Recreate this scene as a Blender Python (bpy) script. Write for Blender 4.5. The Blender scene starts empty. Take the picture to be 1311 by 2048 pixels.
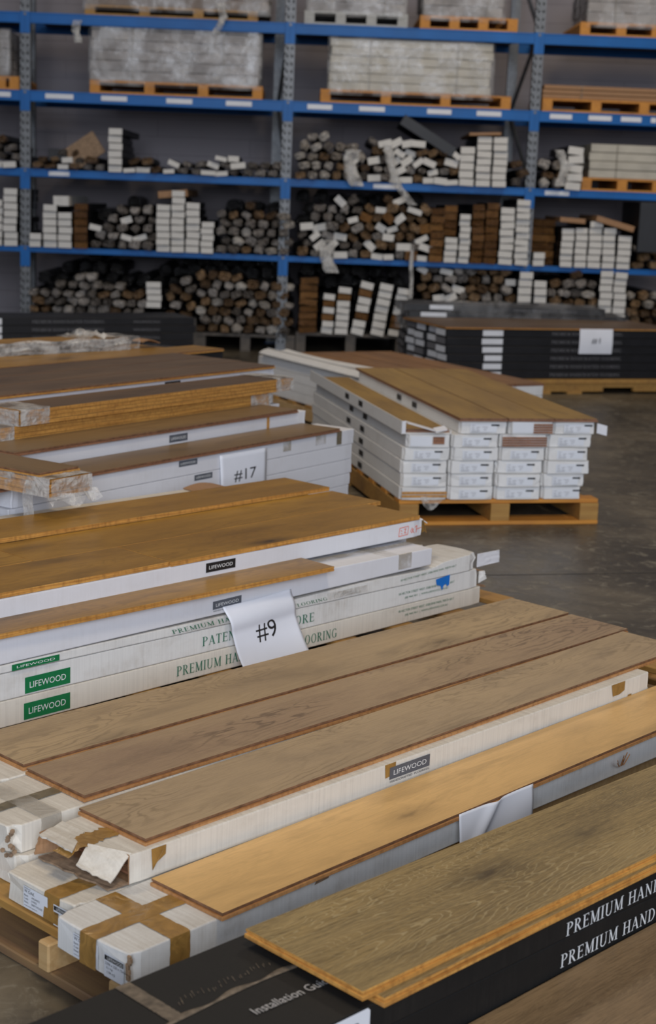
import bpy, bmesh, math, random
from mathutils import Vector, Matrix, noise
PI = math.pi
random.seed(7)
scene = bpy.context.scene
COL = scene.collection

# ------------------------------------------------------------------ camera
CF, CP, CR, CH = 3081.5, 0.2012, 0.039, 1.5939
cam_d = bpy.data.cameras.new('camera'); cam = bpy.data.objects.new('camera', cam_d); COL.objects.link(cam)
cam_d.sensor_fit = 'VERTICAL'; cam_d.sensor_height = 36.0; cam_d.sensor_width = 24.0
cam_d.lens = CF / 2048 * 36.0
cam_d.clip_start = 0.05; cam_d.clip_end = 200
U = Vector((0, math.sin(CP), math.cos(CP))); Fw = Vector((0, math.cos(CP), -math.sin(CP))); X = Vector((1, 0, 0))
Rt = X * math.cos(CR) + U * math.sin(CR); Up = -X * math.sin(CR) + U * math.cos(CR)
m = Matrix.Identity(4)
for i in range(3):
    m[i][0] = Rt[i]; m[i][1] = Up[i]; m[i][2] = -Fw[i]
m[2][3] = CH
cam.matrix_world = m
cam_d.dof.use_dof = True; cam_d.dof.focus_distance = 3.9; cam_d.dof.aperture_fstop = 4.6
scene.camera = cam

# ------------------------------------------------------------------ light
scene.view_settings.view_transform = 'Standard'; scene.view_settings.look = 'None'
scene.view_settings.gamma = 1.0; scene.view_settings.use_curve_mapping = False
scene.view_settings.exposure = 0.56
world = bpy.data.worlds.new('world'); scene.world = world; world.use_nodes = True
world.node_tree.nodes['Background'].inputs[0].default_value = (0.75, 0.82, 1.0, 1)
world.node_tree.nodes['Background'].inputs[1].default_value = 0.09

def area(name, loc, target, sx, sy, power, col):
    d = bpy.data.lights.new(name, 'AREA'); d.shape = 'RECTANGLE'; d.size = sx; d.size_y = sy; d.energy = power; d.color = col
    o = bpy.data.objects.new(name, d); COL.objects.link(o); o.location = loc
    o.rotation_euler = (Vector(target) - Vector(loc)).to_track_quat('-Z', 'Y').to_euler()
    return o
area('door_daylight', (0.6, -8.6, 4.9), (0.3, 7, 0.4), 9, 6, 1080, (0.80, 0.87, 1.0))
area('high_bay_lamp', (1.0, 1.6, 7.0), (0.6, 4.2, 0), 1.2, 1.2, 95, (1.0, 0.83, 0.6))
area('high_bay_lamp', (-2.5, 7.5, 7.2), (-2.0, 8.0, 0), 1.2, 1.2, 80, (1.0, 0.83, 0.6))
area('high_bay_lamp', (3.0, 12.0, 7.2), (2.5, 13.0, 0), 1.2, 1.2, 100, (1.0, 0.85, 0.65))

# ------------------------------------------------------------------ pixel helpers (frame 1311 x 2048)
def ray(px, py):
    u = px - 655.5; v = 1024 - py
    x = u * math.cos(CR) - v * math.sin(CR); up = u * math.sin(CR) + v * math.cos(CR)
    return Vector((x, CF * math.cos(CP) + up * math.sin(CP), -CF * math.sin(CP) + up * math.cos(CP)))
def at_y(px, py, y):
    d = ray(px, py); t = y / d.y; return Vector((d.x * t, y, CH + d.z * t))
def at_z(px, py, z):
    d = ray(px, py); t = (z - CH) / d.z; return Vector((d.x * t, d.y * t, z))

# ------------------------------------------------------------------ materials
def nt(name):
    mt = bpy.data.materials.new(name); mt.use_nodes = True
    t = mt.node_tree; b = t.nodes['Principled BSDF']
    return mt, t, b
class N:
    def __init__(s, t): s.t = t
    def n(s, typ, **k):
        o = s.t.nodes.new(typ)
        for a, v in k.items():
            if a == 'ins':
                for i, val in v.items():
                    if hasattr(val, 'is_output') or isinstance(val, bpy.types.NodeSocket): s.t.links.new(val, o.inputs[i])
                    else: o.inputs[i].default_value = val
            else: setattr(o, a, v)
        return o
    def math(s, op, a, b=None, c=None):
        o = s.t.nodes.new('ShaderNodeMath'); o.operation = op
        for i, v in enumerate((a, b, c)):
            if v is None: continue
            if isinstance(v, bpy.types.NodeSocket): s.t.links.new(v, o.inputs[i])
            else: o.inputs[i].default_value = v
        return o.outputs[0]
    def obj(s): return s.n('ShaderNodeTexCoord').outputs['Object']
    def rnd(s): return s.n('ShaderNodeObjectInfo').outputs['Random']
    def mapv(s, vec, sc, loc=(0, 0, 0)):
        return s.n('ShaderNodeMapping', ins={0: vec, 1: loc, 3: sc}).outputs[0]
    def noise(s, vec, scale=1, detail=3, rough=.5, dist=0.0):
        return s.n('ShaderNodeTexNoise', ins={'Vector': vec, 'Scale': scale, 'Detail': detail, 'Roughness': rough, 'Distortion': dist}).outputs[0]
    def ramp(s, fac, stops):
        o = s.t.nodes.new('ShaderNodeValToRGB'); s.t.links.new(fac, o.inputs[0])
        e = o.color_ramp.elements
        while len(e) > 1: e.remove(e[0])
        e[0].position = stops[0][0]; e[0].color = stops[0][1]
        for p, c in stops[1:]:
            q = e.new(p); q.color = c
        return o.outputs[0]
    def mix(s, f, a, b, mode='MIX'):
        o = s.t.nodes.new('ShaderNodeMix'); o.data_type = 'RGBA'; o.blend_type = mode
        for i, v in ((0, f), (6, a), (7, b)):
            if isinstance(v, bpy.types.NodeSocket): s.t.links.new(v, o.inputs[i])
            else: o.inputs[i].default_value = v
        return o.outputs[2]
    def bump(s, h, strength=.3, dist=.01):
        return s.n('ShaderNodeBump', ins={'Height': h, 'Strength': strength, 'Distance': dist}).outputs[0]
    def shift(s, vec, amount):
        r = s.rnd(); c = s.n('ShaderNodeCombineXYZ', ins={0: s.math('MULTIPLY', r, amount), 1: s.math('MULTIPLY', r, amount * .37), 2: s.math('MULTIPLY', r, amount * .71)})
        return s.n('ShaderNodeVectorMath', operation='ADD', ins={0: vec, 1: c.outputs[0]}).outputs[0]
def g(v): return (v / 255 / 12.92 if v / 255 <= .04045 else ((v / 255 + .055) / 1.055) ** 2.4)
def rgb(r, gg, b): return (g(r), g(gg), g(b), 1)
def mul(c, k): return (c[0] * k, c[1] * k, c[2] * k, 1)

def plain(name, c, rough=.6, metal=0, var=.0, scale=20, spec=.5, bump=0):
    mt, t, b = nt(name); q = N(t)
    b.inputs['Roughness'].default_value = rough; b.inputs['Metallic'].default_value = metal
    b.inputs['Specular IOR Level'].default_value = spec
    v = q.shift(q.obj(), 13)
    nz = q.noise(v, scale, 4)
    t.links.new(q.ramp(nz, [(.3, mul(c, 1 - var)), (.7, mul(c, 1 + var))]), b.inputs['Base Color'])
    if bump: t.links.new(q.bump(nz, bump, .005), b.inputs['Normal'])
    return mt

def card(name, c, dirt=.35, rib=.5, dirtcol=(.33, .27, .2, 1), topcol=None):
    """printed cardboard: vertical corrugation on the sides, grime in streaks and along the edges"""
    mt, t, b = nt(name); q = N(t); o = q.obj(); v = q.shift(o, 9)
    ribs = q.noise(q.mapv(v, (170, 170, 2.5)), 1, 2)
    topribs = q.noise(q.mapv(v, (150, 5, 5)), 1, 2)
    base = q.mix(q.ramp(ribs, [(.42, (0, 0, 0, 1)), (.75, (1, 1, 1, 1))]), c, mul(c, 1 - .2 * rib))
    d1 = q.noise(q.mapv(v, (3.2, 4, 6)), 1, 6, .65)
    d2 = q.noise(q.mapv(v, (60, 14, 14)), 1, 4, .6)
    dm = q.math('MULTIPLY', q.ramp(d1, [(.48, (0, 0, 0, 1)), (.75, (1, 1, 1, 1))]), q.ramp(d2, [(.35, (.25, .25, .25, 1)), (.7, (1, 1, 1, 1))]))
    base = q.mix(q.math('MULTIPLY', dm, dirt), base, dirtcol)
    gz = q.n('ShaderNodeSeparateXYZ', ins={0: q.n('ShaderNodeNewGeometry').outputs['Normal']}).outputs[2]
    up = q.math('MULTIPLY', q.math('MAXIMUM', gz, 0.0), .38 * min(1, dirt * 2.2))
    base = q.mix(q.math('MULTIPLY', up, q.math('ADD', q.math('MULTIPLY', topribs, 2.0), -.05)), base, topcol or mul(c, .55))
    t.links.new(base, b.inputs['Base Color'])
    b.inputs['Roughness'].default_value = .62
    b.inputs['Specular IOR Level'].default_value = .3
    h = q.math('ADD', q.math('MULTIPLY', ribs, rib), q.math('MULTIPLY', d1, .9))
    t.links.new(q.bump(h, .13, .004), b.inputs['Normal'])
    return mt

def oak(name, light, dark, grey=.3, ring=.5, knot=.6, grain=.4, gloss=.42, pores=None, freq=26., warpk=3.6, wide=.35):
    """oiled oak veneer: arched growth figure from a cone cut, streaky grain, a few knots"""
    mt, t, b = nt(name); q = N(t); o = q.obj(); v = q.shift(o, 37)
    sep = q.n('ShaderNodeSeparateXYZ', ins={0: v})
    so = q.n('ShaderNodeSeparateXYZ', ins={0: o})
    r = q.rnd()
    broad = q.noise(q.mapv(v, (1.1, 5, 1)), 1, 3)
    warp = q.noise(q.mapv(v, (1.6, 7, 2)), 1, 4, .5)
    warp2 = q.noise(q.mapv(v, (7, 22, 4)), 1, 3, .5)
    yy = q.math('ADD', q.math('ADD', so.outputs[1], -.11), q.math('MULTIPLY', q.math('SUBTRACT', warp, .5), .16))
    fig = q.math('ADD', q.math('MULTIPLY', q.math('POWER', q.math('ABSOLUTE', yy), 1.7), 1.0 * 40), q.math('MULTIPLY', sep.outputs[0], 1.5))
    fig = q.math('ADD', fig, q.math('MULTIPLY', warp, warpk)); fig = q.math('ADD', fig, q.math('MULTIPLY', warp2, .5))
    lines = q.math('SINE', q.math('MULTIPLY', fig, freq))
    mask = q.ramp(q.noise(q.mapv(v, (1.5, 6, 3), (5, 1, 2)), 1, 2), [(.42, (0, 0, 0, 1)), (.62, (1, 1, 1, 1))])
    lines = q.math('MULTIPLY', q.ramp(lines, [(wide, (0, 0, 0, 1)), (.95, (1, 1, 1, 1))]), mask)
    gr = q.noise(q.mapv(v, (9, 260, 40)), 1, 4, .6)
    gr2 = q.noise(q.mapv(v, (45, 700, 60)), 1, 2, .5)
    base = q.mix(q.ramp(broad, [(.3, (0, 0, 0, 1)), (.7, (1, 1, 1, 1))]), light, dark)
    cl = q.ramp(q.noise(q.mapv(v, (2.6, 11, 1), (3, 7, 1)), 1, 4, .6, .6), [(.5, (0, 0, 0, 1)), (.72, (.55, .55, .55, 1))])
    base = q.mix(cl, base, mul(dark, .55))
    base = q.mix(q.math('MULTIPLY', r, grey), base, (.30, .24, .20, 1))
    gm = q.math('MULTIPLY', q.ramp(gr, [(.45, (0, 0, 0, 1)), (.72, (1, 1, 1, 1))]), grain)
    base = q.mix(gm, base, mul(dark, .62))
    pc = pores if pores else mul(dark, .5)
    base = q.mix(q.math('MULTIPLY', lines, ring), base, pc)
    base = q.mix(q.math('MULTIPLY', q.ramp(gr2, [(.5, (0, 0, 0, 1)), (.7, (1, 1, 1, 1))]), grain * .5), base, mul(light, 1.25))
    vo = q.n('ShaderNodeTexVoronoi', ins={'Vector': q.mapv(v, (2.0, 5.6, .01)), 'Scale': 1.0})
    kd = q.math('ADD', vo.outputs['Distance'], q.math('MULTIPLY', q.math('SUBTRACT', q.noise(q.mapv(v, (25, 60, 3)), 1, 3), .5), .13))
    kn = q.ramp(kd, [(.04, (1, 1, 1, 1)), (.09, (.5, .5, .5, 1)), (.28, (0, 0, 0, 1))])
    base = q.mix(q.math('MULTIPLY', kn, knot), base, (.035, .022, .012, 1))
    t.links.new(base, b.inputs['Base Color'])
    b.inputs['Roughness'].default_value = gloss; b.inputs['Specular IOR Level'].default_value = .35
    t.links.new(q.bump(q.math('ADD', gr, q.math('MULTIPLY', gr2, .5)), .12, .002), b.inputs['Normal'])
    return mt

def ply(name, a, c2, dark):
    mt, t, b = nt(name); q = N(t); o = q.obj(); v = q.shift(o, 5)
    st = q.noise(q.mapv(v, (5, 5, 420)), 1, 3, .6)
    f = q.noise(q.mapv(v, (90, 90, 30)), 1, 3)
    base = q.mix(q.ramp(st, [(.38, (0, 0, 0, 1)), (.6, (1, 1, 1, 1))]), a, c2)
    base = q.mix(q.math('MULTIPLY', q.ramp(f, [(.45, (0, 0, 0, 1)), (.7, (1, 1, 1, 1))]), .45), base, dark)
    t.links.new(base, b.inputs['Base Color']); b.inputs['Roughness'].default_value = .6
    return mt

def rawwood(name, a, c2, dark):
    mt, t, b = nt(name); q = N(t); o = q.obj(); v = q.shift(o, 11)
    # grain follows the longer local axis (y boards: deck; x boards: stringers)
    st = q.noise(q.mapv(v, (55, 3, 55)), 1, 5, .6)
    bl = q.noise(q.mapv(v, (4, 2, 4)), 1, 3)
    base = q.mix(q.ramp(st, [(.35, (0, 0, 0, 1)), (.65, (1, 1, 1, 1))]), a, c2)
    base = q.mix(q.ramp(bl, [(.5, (0, 0, 0, 1)), (.8, (.8, .8, .8, 1))]), base, dark)
    t.links.new(base, b.inputs['Base Color']); b.inputs['Roughness'].default_value = .65
    t.links.new(q.bump(st, .3, .003), b.inputs['Normal'])
    return mt

def film(name, c=(.8, .8, .8, 1), alpha=.3, rough=.14, scale=26, strength=.9):
    """clear wrap: mostly transparent, glossy on its creases"""
    mt, t, b = nt(name); q = N(t); v = q.shift(q.obj(), 7)
    nz = q.noise(v, scale, 4, .6, 1.2)
    b.inputs['Base Color'].default_value = c; b.inputs['Roughness'].default_value = rough
    b.inputs['Specular IOR Level'].default_value = 1.0
    t.links.new(q.bump(nz, strength, .012), b.inputs['Normal'])
    tr = q.n('ShaderNodeBsdfTransparent')
    al = q.ramp(q.noise(v, scale * .45, 3, .6), [(.42, (alpha * .25,) * 3 + (1,)), (.62, (min(1, alpha * 1.7),) * 3 + (1,))])
    mx = q.n('ShaderNodeMixShader', ins={0: al, 1: tr.outputs[0], 2: b.outputs[0]})
    t.links.new(mx.outputs[0], t.nodes['Material Output'].inputs[0])
    return mt

def tape_mat(name, c):
    mt, t, b = nt(name); q = N(t); v = q.shift(q.obj(), 3)
    nz = q.noise(v, 22, 4, .5, 1.5)
    t.links.new(q.ramp(nz, [(.3, mul(c, .75)), (.7, mul(c, 1.2))]), b.inputs['Base Color'])
    b.inputs['Roughness'].default_value = .28; b.inputs['Specular IOR Level'].default_value = .55
    t.links.new(q.bump(nz, .35, .01), b.inputs['Normal'])
    return mt

MT = {}
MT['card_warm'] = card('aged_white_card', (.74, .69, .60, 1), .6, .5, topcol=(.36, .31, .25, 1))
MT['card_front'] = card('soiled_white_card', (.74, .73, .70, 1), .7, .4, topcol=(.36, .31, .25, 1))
MT['card_white'] = card('white_card', (.76, .75, .73, 1), .35, .2)
MT['card_plain'] = card('clean_white_card', (.72, .72, .75, 1), .22, .12)
MT['card_far'] = plain('far_white_card', (.66, .64, .6, 1), .7, var=.12, scale=14)
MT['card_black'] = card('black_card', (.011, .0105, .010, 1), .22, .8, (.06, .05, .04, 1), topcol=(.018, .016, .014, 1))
MT['black_far'] = plain('far_black_card', (.007, .007, .009, 1), .5, var=.3, scale=9)
MT['kraft'] = card('kraft_card', (.36, .2, .10, 1), .3, .8)
MT['kraft_dark'] = plain('torn_kraft_core', (.27, .18, .11, 1), .8, var=.3, scale=60)
MT['oak_a'] = oak('greige_oak', rgb(184, 157, 116), rgb(160, 136, 102), .3, .5, .55, .35)
MT['oak_a2'] = oak('taupe_oak', rgb(176, 150, 114), rgb(146, 120, 94), .2, .8, .5, .45)
MT['oak_a4'] = oak('honey_oak', rgb(226, 182, 116), rgb(200, 160, 100), .1, .12, .5, .25)
MT['oak_b'] = oak('golden_oak', rgb(172, 129, 52), rgb(134, 97, 38), .06, .4, .95, .55, .36)
MT['oak_f'] = oak('limed_oak', rgb(156, 132, 84), rgb(112, 92, 56), .1, .38, .7, 1.0, .5, pores=rgb(186, 170, 130), freq=60, warpk=2.0, wide=.7)
MT['oak_f2'] = oak('smoked_oak', rgb(134, 110, 80), rgb(104, 84, 60), .1, .25, .6, .8, .5, pores=rgb(150, 130, 96), freq=60, warpk=2.0)
MT['oak_h'] = oak('brown_oak', rgb(130, 103, 64), rgb(108, 85, 54), .12, .08, .15, .15, .4)
MT['oak_hd'] = oak('dark_brown_oak', rgb(106, 85, 64), rgb(84, 67, 52), .1, .08, .2, .2, .45)
MT['oak_c'] = oak('tan_oak', rgb(162, 128, 62), rgb(140, 108, 52), .1, .1, .15, .2, .4)
MT['oak_d'] = oak('russet_oak', rgb(150, 106, 58), rgb(124, 86, 48), .1, .1, .15, .2, .4)
MT['veneer'] = plain('veneer_edge', (.2, .10, .05, 1), .6, var=.35, scale=50)
MT['ply'] = ply('plywood_edge', (.56, .29, .11, 1), (.40, .18, .06, 1), (.2, .08, .03, 1))
MT['ply_gold'] = ply('golden_plywood_edge', (.66, .34, .08, 1), (.42, .19, .04, 1), (.20, .08, .02, 1))
MT['ply_red'] = ply('reddish_plywood_edge', (.36, .17, .09, 1), (.20, .085, .045, 1), (.09, .04, .02, 1))
MT['pallet'] = rawwood('pallet_pine', (.42, .235, .06, 1), (.33, .165, .04, 1), (.15, .08, .035, 1))
MT['pallet_pale'] = rawwood('pale_stringer_wood', (.62, .42, .2, 1), (.5, .31, .13, 1), (.3, .18, .08, 1))
MT['pallet_dark'] = rawwood('dark_bottom_board_wood', (.27, .165, .075, 1), (.19, .11, .06, 1), (.09, .055, .035, 1))  # darker brown wood for the end bottom board
MT['pallet_orange'] = rawwood('orange_pallet_wood', (.62, .27, .04, 1), (.5, .2, .03, 1), (.3, .12, .03, 1))
MT['pallet_grey'] = plain('grey_pallet_plastic', (.4, .4, .38, 1), .6, var=.1)
MT['paper'] = plain('white_paper', (.80, .82, .88, 1), .55, var=.03, scale=6)
MT['label'] = plain('white_label', (.72, .74, .78, 1), .5, var=.04, scale=6)
MT['ink'] = plain('black_ink', (.015, .015, .016, 1), .5)
MT['ink_soft'] = plain('faded_ink', (.16, .16, .17, 1), .6)
MT['ink_faint'] = plain('faint_ink', (.38, .38, .4, 1), .6)
MT['load_grey'] = plain('dimmed_grey_card', (.25, .23, .22, 1), .55, var=.3, scale=5)  # upper-shelf load tones darkened to stand in for light fading with height
MT['load_cream'] = plain('cream_card', (.46, .43, .36, 1), .55, var=.15, scale=5)
MT['load_brown'] = plain('brown_load_card', (.16, .11, .075, 1), .6, var=.3, scale=5)
MT['film_thin'] = film('thin_shrink_film', (.8, .8, .8, 1), .045, .12, 9, .8)
MT['seam'] = plain('frayed_black_card', (.13, .10, .07, 1), .8, var=.4, scale=60)
MT['green'] = plain('green_print', (.005, .17, .055, 1), .5, var=.08)
MT['green_ink'] = plain('green_ink', (.03, .17, .1, 1), .6)
MT['slate'] = plain('slate_print', (.10, .11, .13, 1), .5, var=.1)
MT['white_ink'] = plain('white_ink', (.78, .79, .78, 1), .5)
MT['grey_ink'] = plain('grey_ink', (.42, .41, .40, 1), .5, var=.2, scale=200)
MT['red_ink'] = plain('orange_marker', (.8, .12, .04, 1), .6)
MT['blue_tape'] = plain('blue_tape', (.01, .17, .60, 1), .45, var=.1)
MT['tape'] = tape_mat('brown_packing_tape', (.31, .17, .045, 1))
MT['tape_dull'] = tape_mat('grimy_tape', (.17, .135, .08, 1))
MT['tape_clear'] = film('clear_tape', (.55, .5, .42, 1), .3, .3, 20, .3)
MT['film'] = film('shrink_film', (.8, .8, .8, 1), .13, .16, 9, .8)
MT['film_dense'] = film('creased_film', (.72, .7, .66, 1), .34, .14, 24, 1.0)
MT['blue'] = plain('blue_painted_steel', (.001, .115, .40, 1), .45, var=.12, scale=3, spec=.3)
MT['galv'] = plain('galvanised_steel', (.14, .145, .15, 1), .45, metal=.5, var=.25, scale=30)
MT['dark'] = plain('dark_void', (.012, .012, .013, 1), .8)
MT['deckboard'] = plain('shelf_board', (.10, .085, .07, 1), .7, var=.2)

def floor_mat():
    mt, t, b = nt('polished_concrete'); q = N(t); v = q.obj()
    n1 = q.noise(v, 1.1, 8, .68, .8); n2 = q.noise(v, 11, 8, .72, 1.2); n3 = q.noise(q.mapv(v, (3, 12, 1)), 1, 6, .65, 1.2)
    base = q.ramp(n1, [(.32, (.036, .030, .022, 1)), (.5, (.085, .070, .049, 1)), (.7, (.165, .135, .092, 1))])
    base = q.mix(q.ramp(n2, [(.54, (0, 0, 0, 1)), (.62, (.6, .6, .6, 1))]), base, (.22, .195, .145, 1))
    base = q.mix(q.ramp(n3, [(.54, (0, 0, 0, 1)), (.7, (.45, .45, .45, 1))]), base, (.035, .03, .025, 1))
    t.links.new(base, b.inputs['Base Color'])
    t.links.new(q.ramp(n2, [(.3, (.28,) * 3 + (1,)), (.8, (.55,) * 3 + (1,))]), b.inputs['Roughness'])
    t.links.new(q.bump(n2, .05, .01), b.inputs['Normal'])
    return mt
def wall_mat():
    mt, t, b = nt('grey_block_wall'); q = N(t); v = q.mapv(q.obj(), (1, 1, 1))
    sx = q.n('ShaderNodeSeparateXYZ', ins={0: v})
    cv = q.n('ShaderNodeCombineXYZ', ins={0: sx.outputs[0], 1: sx.outputs[2], 2: 0.0})
    br = q.n('ShaderNodeTexBrick', ins={'Vector': cv.outputs[0], 'Color1': (.29, .262, .275, 1), 'Color2': (.265, .24, .252, 1), 'Mortar': (.17, .15, .16, 1), 'Scale': 1.0, 'Mortar Size': .004, 'Brick Width': 2.1, 'Row Height': .2})
    n1 = q.noise(v, 1.4, 4)
    base = q.mix(q.ramp(n1, [(.3, (0, 0, 0, 1)), (.8, (.6, .6, .6, 1))]), br.outputs[0], (.33, .295, .305, 1))
    t.links.new(base, b.inputs['Base Color']); b.inputs['Roughness'].default_value = .75
    return mt
MT['floor'] = floor_mat(); MT['wall'] = wall_mat()

# ------------------------------------------------------------------ mesh building
class Fr:
    def __init__(s, x, y, yaw): s.x, s.y, s.a = x, y, yaw; s.c, s.s = math.cos(yaw), math.sin(yaw)
    def at(s, u, t, z=0): return Vector((s.x + s.c * u - s.s * t, s.y + s.s * u + s.c * t, z))
    def inv(s, P):
        dx, dy = P[0] - s.x, P[1] - s.y
        return (dx * s.c + dy * s.s, -dx * s.s + dy * s.c, P[2])
class MB:
    def __init__(s): s.v = []; s.f = []; s.m = []
    def add(s, vs, fs, mat=0):
        k = len(s.v); s.v += [tuple(p) for p in vs]
        for f in fs: s.f.append(tuple(i + k for i in f)); s.m.append(mat)
        return s
    def hexa(s, p, mat=0):   # p: bottom 4 ccw, top 4 ccw
        fs = [(3, 2, 1, 0), (4, 5, 6, 7), (0, 1, 5, 4), (1, 2, 6, 5), (2, 3, 7, 6), (3, 0, 4, 7)]
        k = len(s.v); s.v += [tuple(q) for q in p]
        for i, f in enumerate(fs):
            s.f.append(tuple(j + k for j in f)); s.m.append(mat if not isinstance(mat, (list, tuple)) else mat[i])
        return s
    def box(s, x0, x1, y0, y1, z0, z1, mat=0):
        return s.hexa([(x0, y0, z0), (x1, y0, z0), (x1, y1, z0), (x0, y1, z0), (x0, y0, z1), (x1, y0, z1), (x1, y1, z1), (x0, y1, z1)], mat)
    def obox(s, c, ax, ay, az, mat=0):  # centre + half-axis vectors
        c, ax, ay, az = map(Vector, (c, ax, ay, az))
        return s.hexa([c - ax - ay - az, c + ax - ay - az, c + ax + ay - az, c - ax + ay - az, c - ax - ay + az, c + ax - ay + az, c + ax + ay + az, c - ax + ay + az], mat)
    def sheet(s, P, nu, nv, th=.001, mat=0):
        g_ = [[Vector(P(i / nu, j / nv)) for j in range(nv + 1)] for i in range(nu + 1)]
        def nrm(i, j):
            a = g_[min(i + 1, nu)][j] - g_[max(i - 1, 0)][j]; b = g_[i][min(j + 1, nv)] - g_[i][max(j - 1, 0)]
            n = a.cross(b); return n.normalized() if n.length > 0 else Vector((0, 0, 1))
        k = len(s.v)
        for sgn in (.5, -.5):
            for i in range(nu + 1):
                for j in range(nv + 1): s.v.append(tuple(g_[i][j] + nrm(i, j) * th * sgn))
        W = nv + 1; Q = (nu + 1) * W
        for i in range(nu):
            for j in range(nv):
                a, b, c, d = i * W + j, (i + 1) * W + j, (i + 1) * W + j + 1, i * W + j + 1
                s.f.append((k + a, k + b, k + c, k + d)); s.m.append(mat)
                s.f.append((k + Q + d, k + Q + c, k + Q + b, k + Q + a)); s.m.append(mat)
        rim = [i * W for i in range(nu + 1)] + [nu * W + j for j in range(1, nv + 1)] + [i * W + nv for i in range(nu - 1, -1, -1)] + [j for j in range(nv - 1, 0, -1)]
        for a, b in zip(rim, rim[1:] + rim[:1]):
            s.f.append((k + b, k + a, k + Q + a, k + Q + b)); s.m.append(mat)
        return s
    def build(s, name, mats, parent=None, loc=(0, 0, 0), rz=0, sub=(0, 0, 0), bevel=0, smooth=False, seg=1):
        me = bpy.data.meshes.new(name)
        me.from_pydata([(p[0] - sub[0], p[1] - sub[1], p[2] - sub[2]) for p in s.v], [], s.f)
        if not isinstance(mats, (list, tuple)): mats = [mats]
        for q in mats: me.materials.append(MT[q] if isinstance(q, str) else q)
        me.polygons.foreach_set('material_index', s.m)
        if bevel:
            bm = bmesh.new(); bm.from_mesh(me)
            bmesh.ops.bevel(bm, geom=list(bm.edges), offset=bevel, segments=seg, affect='EDGES', profile=.5)
            bm.to_mesh(me); bm.free()
        if smooth: me.polygons.foreach_set('use_smooth', [True] * len(me.polygons))
        me.update()
        o = bpy.data.objects.new(name, me); COL.objects.link(o)
        o.location = loc; o.rotation_euler = (0, 0, rz)
        if parent: o.parent = parent
        return o
def tag(o, label=None, cat=None, group=None, kind=None):
    if label:
        w = len(label.split()); assert 4 <= w <= 16, (w, label)
        o['label'] = label
    if cat: o['category'] = cat
    if group: o['group'] = group
    if kind: o['kind'] = kind
    return o
def copy_tree(o, parent=None):
    c = o.copy(); COL.objects.link(c)
    if parent: c.parent = parent
    for ch in list(o.children): copy_tree(ch, c)
    return c
class Thing:
    """a mesh or Empty at a thing's base; parts are given in the frame's (s, t, z)"""
    def __init__(s, fr, anchor): s.fr = fr; s.a = anchor; s.root = None
    def body(s, mb, name, mats, label, cat, group=None, **k):
        s.root = mb.build(name, mats, None, s.fr.at(*s.a), s.fr.a, sub=s.a, **k); tag(s.root, label, cat, group); return s
    def empty(s, name, label, cat, group=None):
        o = bpy.data.objects.new(name, None); COL.objects.link(o); o.location = s.fr.at(*s.a); o.rotation_euler = (0, 0, s.fr.a)
        s.root = o; tag(o, label, cat, group); return s
    def part(s, mb, name, mats, label=None, parent=None, **k):
        o = mb.build(name, mats, parent or s.root, sub=s.a, **k)
        if label: o['label'] = label
        return o

# ------------------------------------------------------------------ lettering
_tc = {}
def sans(txt):
    if txt in _tc: return _tc[txt]
    c = bpy.data.curves.new('lettering', 'FONT'); c.body = txt; c.size = 1; c.resolution_u = 3
    o = bpy.data.objects.new('lettering', c); COL.objects.link(o)
    bpy.context.view_layer.update()
    me = bpy.data.meshes.new_from_object(o)
    vs = [(v.co.x, v.co.y) for v in me.vertices]; fs = [tuple(p.vertices) for p in me.polygons]
    bpy.data.objects.remove(o); bpy.data.curves.remove(c); bpy.data.meshes.remove(me)
    x0 = min(v[0] for v in vs); x1 = max(v[0] for v in vs); y0 = min(v[1] for v in vs); y1 = max(v[1] for v in vs)
    r = ([((x - x0) / (x1 - x0), (y - y0) / (y1 - y0)) for x, y in vs], fs, (x1 - x0) / (y1 - y0)); _tc[txt] = r
    return r
def st(x0, y0, x1, y1, w):
    dx, dy = x1 - x0, y1 - y0; L = math.hypot(dx, dy)
    if abs(dx) > abs(dy): nx, ny = 0, w / 2
    else: nx, ny = w / 2, 0
    return [[(x0 - nx, y0 - ny), (x0 + nx, y0 + ny), (x1 + nx, y1 + ny), (x1 - nx, y1 - ny)]]
def ar(cx, cy, rx, ry, a0, a1, wx=.13, wy=.05, n=12):
    out = []
    P = []
    for i in range(n + 1):
        a = math.radians(a0 + (a1 - a0) * i / n); c, s_ = math.cos(a), math.sin(a)
        P.append(((cx + rx * c, cy + ry * s_), (cx + (rx - wx) * c, cy + (ry - wy) * s_)))
    for a, b in zip(P, P[1:]): out.append([a[0], b[0], b[1], a[1]])
    return out
K_, H_, SF = .14, .05, .045
def sf(x, y, w=.2): return st(x - w, y, x + w, y, SF)
def stem(x, w=K_): return st(x, 0, x, 1, w) + sf(x, SF / 2, .17) + sf(x, 1 - SF / 2, .17)
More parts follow.
